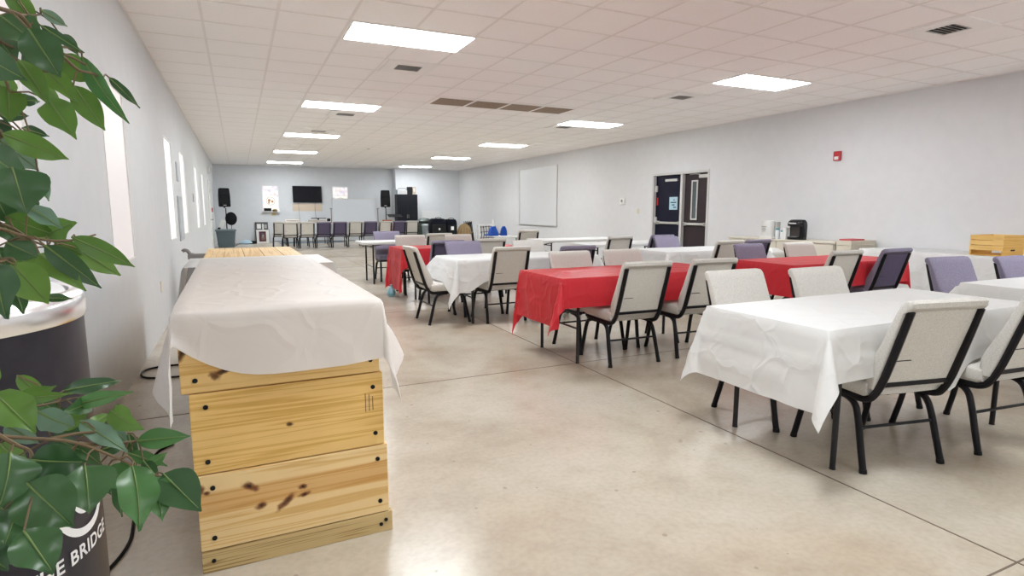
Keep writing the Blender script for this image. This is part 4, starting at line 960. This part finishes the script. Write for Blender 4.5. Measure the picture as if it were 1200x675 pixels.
def spstand(x, y, h, lab):
    t = thing('speaker_stand', lab, 'stand', (x, y, 0))
    MB().tube([(0, 0, .12), (0, 0, .7), (0, 0, h)], [.022, .022, .017], 10).build('pole', M_black, t)
    MB().cyl((0, 0, .55), .035, .07, 12).build('collar', M_black, t)
    for k in range(3):
        a = 2 * PI * k / 3 + .5; MB().tube([(0, 0, .56), (.28 * math.cos(a), .28 * math.sin(a), .015)], .012, 8).build('leg', M_black, t)
spstand(-.40, 24.0, 1.36, 'tripod stand under the left loudspeaker in the far corner'); speaker(-.44, 24.0, 1.40, .15, 'black loudspeaker high in the far left corner')
spstand(5.50, 23.9, 1.36, 'tripod stand under the loudspeaker beside the black cabinet'); speaker(5.48, 23.9, 1.40, -.15, 'black loudspeaker beside the tall black cabinet')
M_tote = mat('tote_grey_blue', (.10, .14, .16), .45)
tb = thing('storage_tote', 'grey blue storage tote with lid in the far left corner', 'bin', (-.42, 22.6, 0))
MB().loft([[(x, y, z) for x, y in rrect(-a, a, -b, b, .04)] for z, a, b in ((0, .25, .18), (.56, .31, .23))]).build('tote_body', M_tote, tb, SM)
MB().loft([[(x, y, z) for x, y in rrect(-a, a, -b, b, .04)] for z, a, b in ((.56, .33, .25), (.60, .34, .26), (.625, .30, .22))]).build('lid', mat('tote_lid', (.15, .20, .225), .45), tb, SM)
MB().box(-.12, .12, -.245, -.215, .44, .50, .008).build('handle', M_tote, tb)
tag(MB().lathe([(0, .0), (.02, 0), (.05, .03), (.05, .05), (0, .07)], (0, 0), 18).build('microphone_case', M_black, None, SM, (-.62, 22.6, .625)), 'small black case on the left end of the grey tote', 'case')
pp = tag(MB().box(-.07, .07, -.004, .004, 0, .30, .001, rot=Matrix.Rotation(.35, 3, 'Y'), piv=(0, 0, 0)).build('rolled_paper', M_paper, None, None, (-.70, 24.3, .62)), 'white card leaning in the far left corner above the tote', 'paper')
pp.location = (-.58, 22.72, .66)
fd = thing('standing_fan', 'round black disc on a thin pole beside the left loudspeaker stand', 'fan', (-.235, 23.3, 0))
MB().lathe([(.15, 0), (.16, .012), (.03, .03), (.0, .03)], (0, 0), 24).build('base', M_black, fd); MB().tube([(0, 0, .02), (0, 0, .8)], .010, 8).build('pole', M_black, fd)
MB().loft([[(r * .82 * math.cos(t * PI / 16), y, .98 + r * math.sin(t * PI / 16)) for t in range(32)] for y, r in ((.05, .14), (-.0, .235), (-.05, .235), (-.075, .15), (-.085, .05))]).build('disc', M_spk, fd, SM)
# framed pictures leaning on the wall
M_pframe = mat('picture_frame_dark', (.04, .035, .035), .5)
def leaning(x0, x1, h, y, lab, mface, extra=None, z0=0, tilt=.10):
    t = thing('leaning_board', lab, 'picture', ((x0 + x1) / 2, y, z0)); w = (x1 - x0) / 2
    R = Matrix.Rotation(-tilt, 3, 'X')
    MB().box(-w, w, -.02, .0, 0, h, .003, rot=R, piv=(0, 0, 0)).build('board', mface, t)
    f = MB()
    for a, b, c, d_ in ((-w - .012, -w, 0, h), (w, w + .012, 0, h), (-w - .012, w + .012, h, h + .012)): f.box(a, b, -.026, .002, c, d_, rot=R, piv=(0, 0, 0))
    f.build('frame', M_pframe, t)
    for (a, b, c, d_, m, n) in (extra or []): MB().box(a * w, b * w, -.0235, -.020, c * h, d_ * h, rot=R, piv=(0, 0, 0)).build(n, m, t)
    return t
M_pg = mat('collage_grey', (.10, .10, .11), .5)
leaning(.585, 1.03, .80, 24.84, 'dark grey photo collage frame leaning against the far wall', M_pg, [(-.75, -.1, .70, .93, M_paper, 'photo'), (.1, .35, .66, .93, M_paper, 'photo'), (.45, .85, .72, .9, M_greyl, 'photo')])
leaning(.60, 1.06, .52, 24.70, 'white poster with a dark red picture leaning before the photo collage frame', M_paper, [(-.6, .5, .12, .88, mat('dark_maroon', (.12, .03, .04), .5), 'picture_field'), (-.25, .3, .25, .75, mat('maroon_figure', (.32, .20, .17), .5), 'figure_patch'), (-.1, .15, .40, .60, M_paper, 'light_patch'), (-.4, -.1, .55, .78, mat('navy_patch', (.04, .05, .15), .5), 'navy_patch')])
o = tag(MB().lathe([(0, 0), (.10, .0), (.17, .04), (.15, .11), (.06, .17), (.02, .2), (0, .2)], (0, 0), 12).build('plastic_bag', mat('pale_blue_plastic', (.45, .62, .75), .35), None, SM, (.22, 24.42, 0)), 'pale blue plastic bag on the floor by the far wall', 'bag'); o.scale = (1.5, 1, .8)
o = tag(MB().box(-.14, .14, -.1, .1, 0, .11, .04, 3).build('tool_bag', M_black, None, SM, (.46, 24.45, 0)), 'small black bag on the floor beside the leaning pictures', 'bag')
cable('cable', [(-.10, 24.0, .008), (.0, 24.45, .008), (.15, 24.75, .008), (.40, 24.70, .008), (.6, 24.60, .008)], .012, 'black cable along the far wall under the left loudspeaker')
# items on the sill of the first stained window
tag(MB().box(.93, 1.20, 24.85, 24.949, 1.245, 1.36, .01).build('speaker_box', M_black), 'small black box on the sill of the left stained glass window', 'box')
sl = MB().box(.86, 1.53, 24.83, 24.95, 1.205, 1.2345, .003).build('trim_2', M_white); struct(sl)
tag(MB().lathe([(0, 0), (.09, .0), (.10, .05), (.05, .09), (0, .095)], (0, 0), 16).build('brass_bowl', mat('old_brass', (.30, .22, .08), .4, .3), None, SM, (1.33, 24.88, 1.2345)), 'brass bowl on the sill of the left stained glass window', 'bowl')
tag(MB().box(1.20, 1.36, 24.935, 24.949, 1.08, 1.19, .003).build('yellow_note', mat('yellow_paper', (.66, .52, .26), .6)), 'yellow note stuck below the left stained glass window', 'notice')
# television with the bare patch under it
tv = thing('television', 'wide flat black television on the far wall', 'television', (2.57, 24.95, 1.91))
MB().box(-.555, .555, -.075, -.035, -.33, .33, .008).build('tv_body', M_black, tv); MB().box(-.535, .535, -.0765, -.075, -.305, .31).build('screen', mat('tv_screen', (.006, .006, .010), .2, spec=.2), tv); MB().box(-.2, .2, -.035, 0, -.15, .15).build('wall_bracket', M_black, tv)
tag(MB().box(1.99, 3.13, 24.943, 24.95, 1.24, 1.53).build('paint_patch', mat('peach_paint', (.66, .55, .43), .6)), 'peach coloured patch of bare wall below the television', 'paint patch')
cable('cable', [(2.22, 24.93, 1.58), (2.23, 24.935, 1.2), (2.25, 24.93, .80), (2.28, 24.9, .45)], .004, 'thin cable hanging from the left end of the television')
cable('cable', [(2.86, 24.93, 1.58), (2.85, 24.935, 1.3), (2.88, 24.93, .9), (2.9, 24.9, .5)], .005, 'thin cable hanging from the right part of the television')
# rolling whiteboard
rw = thing('rolling_whiteboard', 'white board on a stand in front of the far wall, right of the television', 'whiteboard', (4.26, 23.95, 0))
MB().box(-.86, .86, -.015, .015, .80, 1.72, .003).build('board', mat('board_pale', (.66, .70, .75), .3), rw)
f = MB(); f.box(-.88, -.86, -.02, .02, .78, 1.74); f.box(.86, .88, -.02, .02, .78, 1.74); f.box(-.86, .86, -.02, .02, 1.72, 1.74); f.box(-.86, .86, -.02, .02, .78, .80); f.build('board_frame', M_alum, rw)
for s in (-1, 1): MB().tube([(s * .92, 0, 1.35), (s * .92, 0, .06)], .016, 8).build('post', M_grey, rw); MB().tube([(s * .92, -.3, .03), (s * .92, .3, .03)], .018, 8).build('foot', M_grey, rw); MB().tube([(s * .88, 0, 1.33), (s * .96, 0, 1.35)], .018, 8).build('pivot', M_grey, rw)
# table with sound gear behind the far row of chairs
make_table('bare folding table with small gear behind the far row of chairs', 1.35, 3.18, 22.75, 23.45, .80)
M_gear = mat('beige_gear', (.52, .46, .41), .5)
g = thing('mixing_desk', 'beige sound desk on the far table below the television', 'sound desk', (1.82, 23.0, .80)); MB().prism([(-.16, 0), (.18, 0), (.18, .15), (-.16, .06)], -.26, .26).build('desk_body', M_gear, g)
q = MB()
for k in range(8): q.box(-.22 + .06 * k, -.19 + .06 * k, -.10, -.02, .085, .12)
q.build('fader_bank', M_greyl, g)
g = thing('keyboard', 'grey keyboard with a black top rail on the far table', 'keyboard', (2.72, 23.0, .80)); MB().box(-.34, .28, -.12, .12, 0, .12, .01).build('keyboard_body', M_gear, g); MB().box(-.24, .30, .05, .10, .16, .19, .004).build('top_rail', M_black, g); MB().box(-.02, .04, .0, .10, .12, .19, .004).build('rail_post', M_black, g)
tag(MB().box(3.05, 3.16, 22.9, 23.1, .80, .97, .02).build('webcam_box', M_black), 'small black box at the right end of the far table', 'box')
tag(MB().box(1.40, 3.80, 23.9, 24.85, 0, .012, .004).build('rug', noise_mat('rug_blue', (.11, .16, .21), (.16, .22, .27), 30, .9)), 'blue grey rug under the far table', 'rug')

# tall black cabinet and what is on it
cb = thing('black_cabinet', 'tall black two door cabinet beside the far right loudspeaker', 'cabinet', (6.42, 24.12, 0))
M_cab = mat('cabinet_black', (.012, .013, .018), .5, spec=.15)
MB().box(-.43, .43, -.2, .25, 0, 1.93, .006).build('cabinet_body', M_cab, cb)
for s in (-1, 1):
    dd = MB().box(*sorted((s * .004, s * .425)), -.216, -.201, .06, 1.91, .003).build('door', M_cab, cb); MB().box(s * .03 - .01, s * .03 + .01, -.236, -.216, .95, 1.10, .003).build('handle', M_grey, dd)
bx = thing('silver_case', 'silver grey case on top of the black cabinet', 'case', (6.22, 24.08, 1.93)); MB().box(-.20, .20, -.15, .15, 0, .17, .012).build('case_body', M_greyl, bx); MB().box(-.205, -.17, -.155, .155, 0, .19, .004).build('end_cheek', M_panel, bx); MB().tube(spath([(-.18, -.14, .18), (-.15, -.14, .24), (.1, -.14, .25), (.17, -.14, .18)], 5), .010, 8).build('case_handle', M_grey, bx)
bx = thing('small_speaker', 'small black speaker upright on the black cabinet', 'loudspeaker', (6.56, 24.08, 1.93)); MB().box(-.10, .10, -.1, .1, 0, .31, .012).build('speaker_body', M_black, bx); MB().cyl((0, -.101, .12), .06, .008, 20, 'Y').build('cone', M_spk, bx)
pt = thing('wall_picture', 'small pale picture on the wall above the black cabinet', 'picture', (6.80, YBUMP, 2.10)); MB().box(-.12, .12, -.02, 0, -.16, .16, .003).build('picture_board', mat('picture_tan', (.55, .46, .36), .5), pt); MB().box(-.08, -.01, -.022, -.02, -.10, .10).build('figure_patch', mat('pt_brown', (.28, .14, .10), .6), pt); MB().box(.02, .08, -.022, -.02, -.04, .11).build('light_patch', M_paper, pt)
tag(MB().box(7.16, 7.98, YBUMP - .025, YBUMP, .90, 1.25, .004).build('wall_panel', mat('panel_white', (.72, .73, .74), .4)), 'white panel low on the far right wall behind the black cases', 'panel')
# music stand, orange case
ms = thing('music_stand', 'black music stand in front of the tall black cabinet', 'stand', (5.72, 23.3, 0))
MB().tube([(0, 0, .05), (0, 0, 1.06)], .011, 8).build('pole', M_black, ms); MB().box(-.28, .28, -.17, .17, 1.05, 1.065, .004, rot=Matrix.Rotation(.30, 3, 'X')).build('desk', M_black, ms)
for k in range(3):
    a = 2 * PI * k / 3; MB().tube([(0, 0, .2), (.26 * math.cos(a), .26 * math.sin(a), .012)], .009, 8).build('leg', M_black, ms)
oc = thing('orange_amplifier', 'low orange case behind the far chairs, under the right loudspeaker', 'case', (5.36, 23.1, 0)); MB().box(-.17, .17, -.15, .15, 0, .90, .015).build('case_body', mat('orange_case', (.42, .12, .06), .55), oc); MB().box(-.12, .12, -.152, -.149, .1, .6).build('grille', M_spk, oc)
# bins and cases near the right corner
gb = thing('green_bin', 'dark green round bin behind the black cases', 'bin', (6.60, 22.2, 0)); MB().lathe([(0, 0), (.24, 0), (.29, .80), (.31, .82), (.31, .86), (.2, .95), (0, .98)], (0, 0), 28).build('bin_body', mat('bin_green', (.035, .06, .05), .5), gb, SM); MB().lathe([(.31, .80), (.325, .80), (.325, .84), (.31, .84)], (0, 0), 28, cap=False).build('rim', M_black, gb)
gb = thing('grey_tote', 'grey plastic tote with a white label right of the far row of chairs', 'bin', (6.42, 21.0, 0)); MB().loft([[(x, y, z) for x, y in rrect(-a, a, -a, a, .04)] for z, a in ((0, .17), (.70, .21))]).build('tote_body', mat('tote_grey', (.28, .33, .36), .5), gb, SM); MB().loft([[(x, y, z) for x, y in rrect(-a, a, -a, a, .04)] for z, a in ((.70, .225), (.74, .23), (.76, .2))]).build('lid', mat('tote_grey_lid', (.40, .44, .46), .5), gb, SM); MB().box(-.10, .06, -.205, -.195, .33, .52).build('white_label', M_paper, gb)
def blackcase(x, y, w, h, lab, lx, lz, lw):
    t = thing('speaker_case', lab, 'case', (x, y, 0)); MB().loft([[(a * (w / 2 - .0) * s, y, .02 + (h - .02) * z) for a, z in ((-1, 0), (1, 0), (1.0, .55), (.97, .82), (.88, .93), (.7, .99), (.3, 1.0), (-.3, 1.0), (-.7, .99), (-.88, .93), (-.97, .82), (-1, .55))] for y, s in ((-.22, .94), (-.19, 1), (.19, 1), (.22, .94))]).build('padded_case', mat('case_nylon', (.008, .009, .015), .8, spec=.1), t, SM)
    MB().box(-w / 2 + .03, w / 2 - .03, -.235, -.21, .12, h - .22, .02).build('front_pocket', M_black, t); MB().box(lx - lw, lx + lw, -.239, -.234, lz - lw * 1.2, lz + lw * 1.2).build('white_label', M_paper, t)
    MB().tube(spath([(-.12, -.1, h - .02), (-.08, -.1, h + .03), (.08, -.1, h + .03), (.12, -.1, h - .02)], 4), .012, 8).build('carry_handle', M_black, t)
    for s in (-1, 1): MB().cyl((s * (w / 2 - .08), 0, .03), .03, .05, 12, 'X').build('wheel', M_black, t)
blackcase(6.60, 20.5, .58, .98, 'large black padded case right of the far row, small white tag', .0, .60, .03)
blackcase(7.13, 20.6, .40, .95, 'narrower black padded case with a large white label', .0, .62, .055)
# folded chairs leaning in a row, one gilded round panel among them
M_gold = mat('gold_rattan', (.27, .175, .07), .5)
gp = thing('round_gold_panel', 'round gold coloured panel leaning against the folded chairs in the corner', 'panel', (7.56, 20.30, 0)); Rt = Matrix.Rotation(math.radians(-14), 4, 'X')
o = MB().loft([[(.27 * math.cos(t * PI / 20), y, .42 + .38 * math.sin(t * PI / 20)) for t in range(40)] for y in (-.015, .015)]).build('panel_disc', M_gold, gp); o.rotation_euler = (math.radians(-10), 0, math.radians(-25))
q = MB()
for k in range(5): q.tube([(-.30 + .15 * k, -.02, .12 + .05 * abs(k - 2)), (-.18 + .09 * k, -.02, .68 - .05 * abs(k - 2))], .012, 6)
o2 = q.build('weave', mat('weave_dark', (.16, .10, .05), .6), gp); o2.rotation_euler = o.rotation_euler
for k in range(4):
    t = thing('folded_chair', ['first', 'second', 'third', 'last'][k] + ' folded grey chair of the stack leaning beside the gold panel', 'chair', (7.86 + .085 * k, 20.75, 0), math.radians(62), 'folded chairs in the corner')
    m = (M_greyl, M_beige, M_grey, M_black)[k]
    MB().box(-.20, .20, -.012, .012, .45, .84, .01, rot=Matrix.Rotation(-.12, 3, 'X'), piv=(0, 0, 0)).build('back_pad', m, t)
    MB().box(-.19, .19, -.03, -.006, .08, .44, .01, rot=Matrix.Rotation(-.12, 3, 'X'), piv=(0, 0, 0)).build('seat_pad', m, t)
    for s in (-1, 1): MB().tube([(s * .215, 0, 0), (s * .215, .10, .86)], .012, 8).build('leg', M_black, t)
rk = thing('wire_rack', 'white wire rack holding black frames in the corner below the wall board', 'rack', (8.40, 20.2, 0))
f = MB()
for x in (-.33, .33):
    for y in (-.16, .16): f.box(x - .018, x + .018, y - .012, y + .012, 0, .76)
f.box(-.33, .33, -.17, -.15, .73, .76); f.box(-.33, .33, .15, .17, .73, .76); f.build('rack_frame', M_white, rk)
for z in (.12, .36, .58): MB().box(-.31, .31, -.15, .15, z, z + .012).build('shelf', M_white, rk)
q = MB()
for k in range(6): q.tube([(-.28 + .1 * k, -.165, .13), (-.24 + .1 * k, -.165, .36 + .06 * (k % 2)), (-.28 + .11 * k, -.165, .70)], .012, 6)
for z in (.25, .47, .66): q.tube([(-.31, -.165, z), (.31, -.165, z + .03)], .010, 6)
q.build('black_wires', M_black, rk); 
for x, z, w in ((-.15, .60, .10), (.14, .40, .12), (.16, .63, .10), (-.18, .16, .10)): MB().box(x - w, x + w, -.10, .1, z, z + .10, .01).build('white_packet', M_paper, rk)
M_blue = mat('bright_blue_plastic', (.012, .075, .40), .4, spec=.3)
make_table('small grey table by the right wall carrying bright blue plastic things', 7.55, 8.35, 17.0, 18.1, .44)
bj = thing('blue_jug', 'bright blue plastic jug with a tall white cone on the low far table', 'jug', (7.64, 17.75, .44)); MB().loft([[(x * s, y * s, z) for x, y in rrect(-.14, .14, -.14, .14, .05)] for z, s in ((0, 1.1), (.12, 1.0), (.26, .62), (.31, .5))]).build('jug_body', M_blue, bj, SM); MB().lathe([(.055, .31), (.045, .40), (.015, .54), (0, .545)], (0, 0), 16).build('white_cone', M_paper, bj, SM)
MB().tube(spath([(-.13, 0, .05), (-.25, 0, .03), (-.32, 0, .04)], 4), .02, 8).build('spout', M_blue, bj)
bp = thing('blue_hand_scoop', 'bright blue rounded scoop standing right of the blue jug', 'scoop', (8.02, 17.75, .44)); MB().loft([[(x * s, y, z) for x, y in rrect(-.10, .10, -.06, .06, .04)] for z, s in ((0, 1.2), (.15, 1.1), (.25, .8), (.31, .35))]).build('scoop_body', M_blue, bp, SM); MB().tube([(-.05, 0, .05), (-.30, 0, .05)], .02, 8).build('handle', M_black, bp)
# scraps on the floor
o = tag(MB().lathe([(0, 0), (.045, .0), (.07, .05), (.05, .11), (.018, .15), (.02, .18), (0, .18)], (0, 0), 16).build('plastic_bottle', mat('teal_plastic', (.20, .42, .50), .3), None, SM, (2.03, 8.62, 0)), 'small teal and white plastic bottle on the floor under the far red cloth', 'bottle')
o.rotation_euler = (0, 0, 0)
for (x, y, r) in ((3.31, 3.50, 0), (3.345, 3.53, .8)):
    o = tag(MB().loft([[(a * .03, b * .014, .001 + .008 * abs(a)) for a, b in ((-1, -.4), (-.4, -1), (.3, -.7), (1, -.2), (.8, .6), (0, 1), (-.7, .5))], [(a * .03, b * .014, .004 + .008 * abs(a)) for a, b in ((-1, -.4), (-.4, -1), (.3, -.7), (1, -.2), (.8, .6), (0, 1), (-.7, .5))]]).build('paper_scrap', M_paper, None, None, (x, y, 0)), 'tiny white paper scrap on the floor behind the near white table', 'paper', 'paper scraps on the floor'); o.rotation_euler = (0, 0, r)

# ------------------------------------------------------------------ camera, world
cam = bpy.data.cameras.new('camera'); co = bpy.data.objects.new('camera', cam); COL.objects.link(co)
cam.sensor_width = 36; cam.lens = 36 * 678.53 / 1200; cam.clip_start = .05; cam.clip_end = 100
yaw, pitch = .4388, -.134555
fwd = Vector((math.sin(yaw) * math.cos(pitch), math.cos(yaw) * math.cos(pitch), math.sin(pitch)))
co.location = (0, 0, 1.301); co.rotation_euler = fwd.to_track_quat('-Z', 'Y').to_euler()
SC.camera = co
wd = bpy.data.worlds.new('world'); SC.world = wd; wd.use_nodes = True
wd.node_tree.nodes['Background'].inputs['Color'].default_value = (.8, .87, 1, 1); wd.node_tree.nodes['Background'].inputs['Strength'].default_value = 1.0
SC.view_settings.view_transform = 'Standard'; SC.view_settings.look = 'None'; SC.view_settings.gamma = 1; SC.view_settings.use_curve_mapping = False
SC.view_settings.exposure = 1.12
SC.cycles.use_denoising = True
SC.cycles.max_bounces = 10; SC.cycles.diffuse_bounces = 6; SC.cycles.glossy_bounces = 4; SC.cycles.transparent_max_bounces = 8
SC.cycles.sample_clamp_indirect = 4
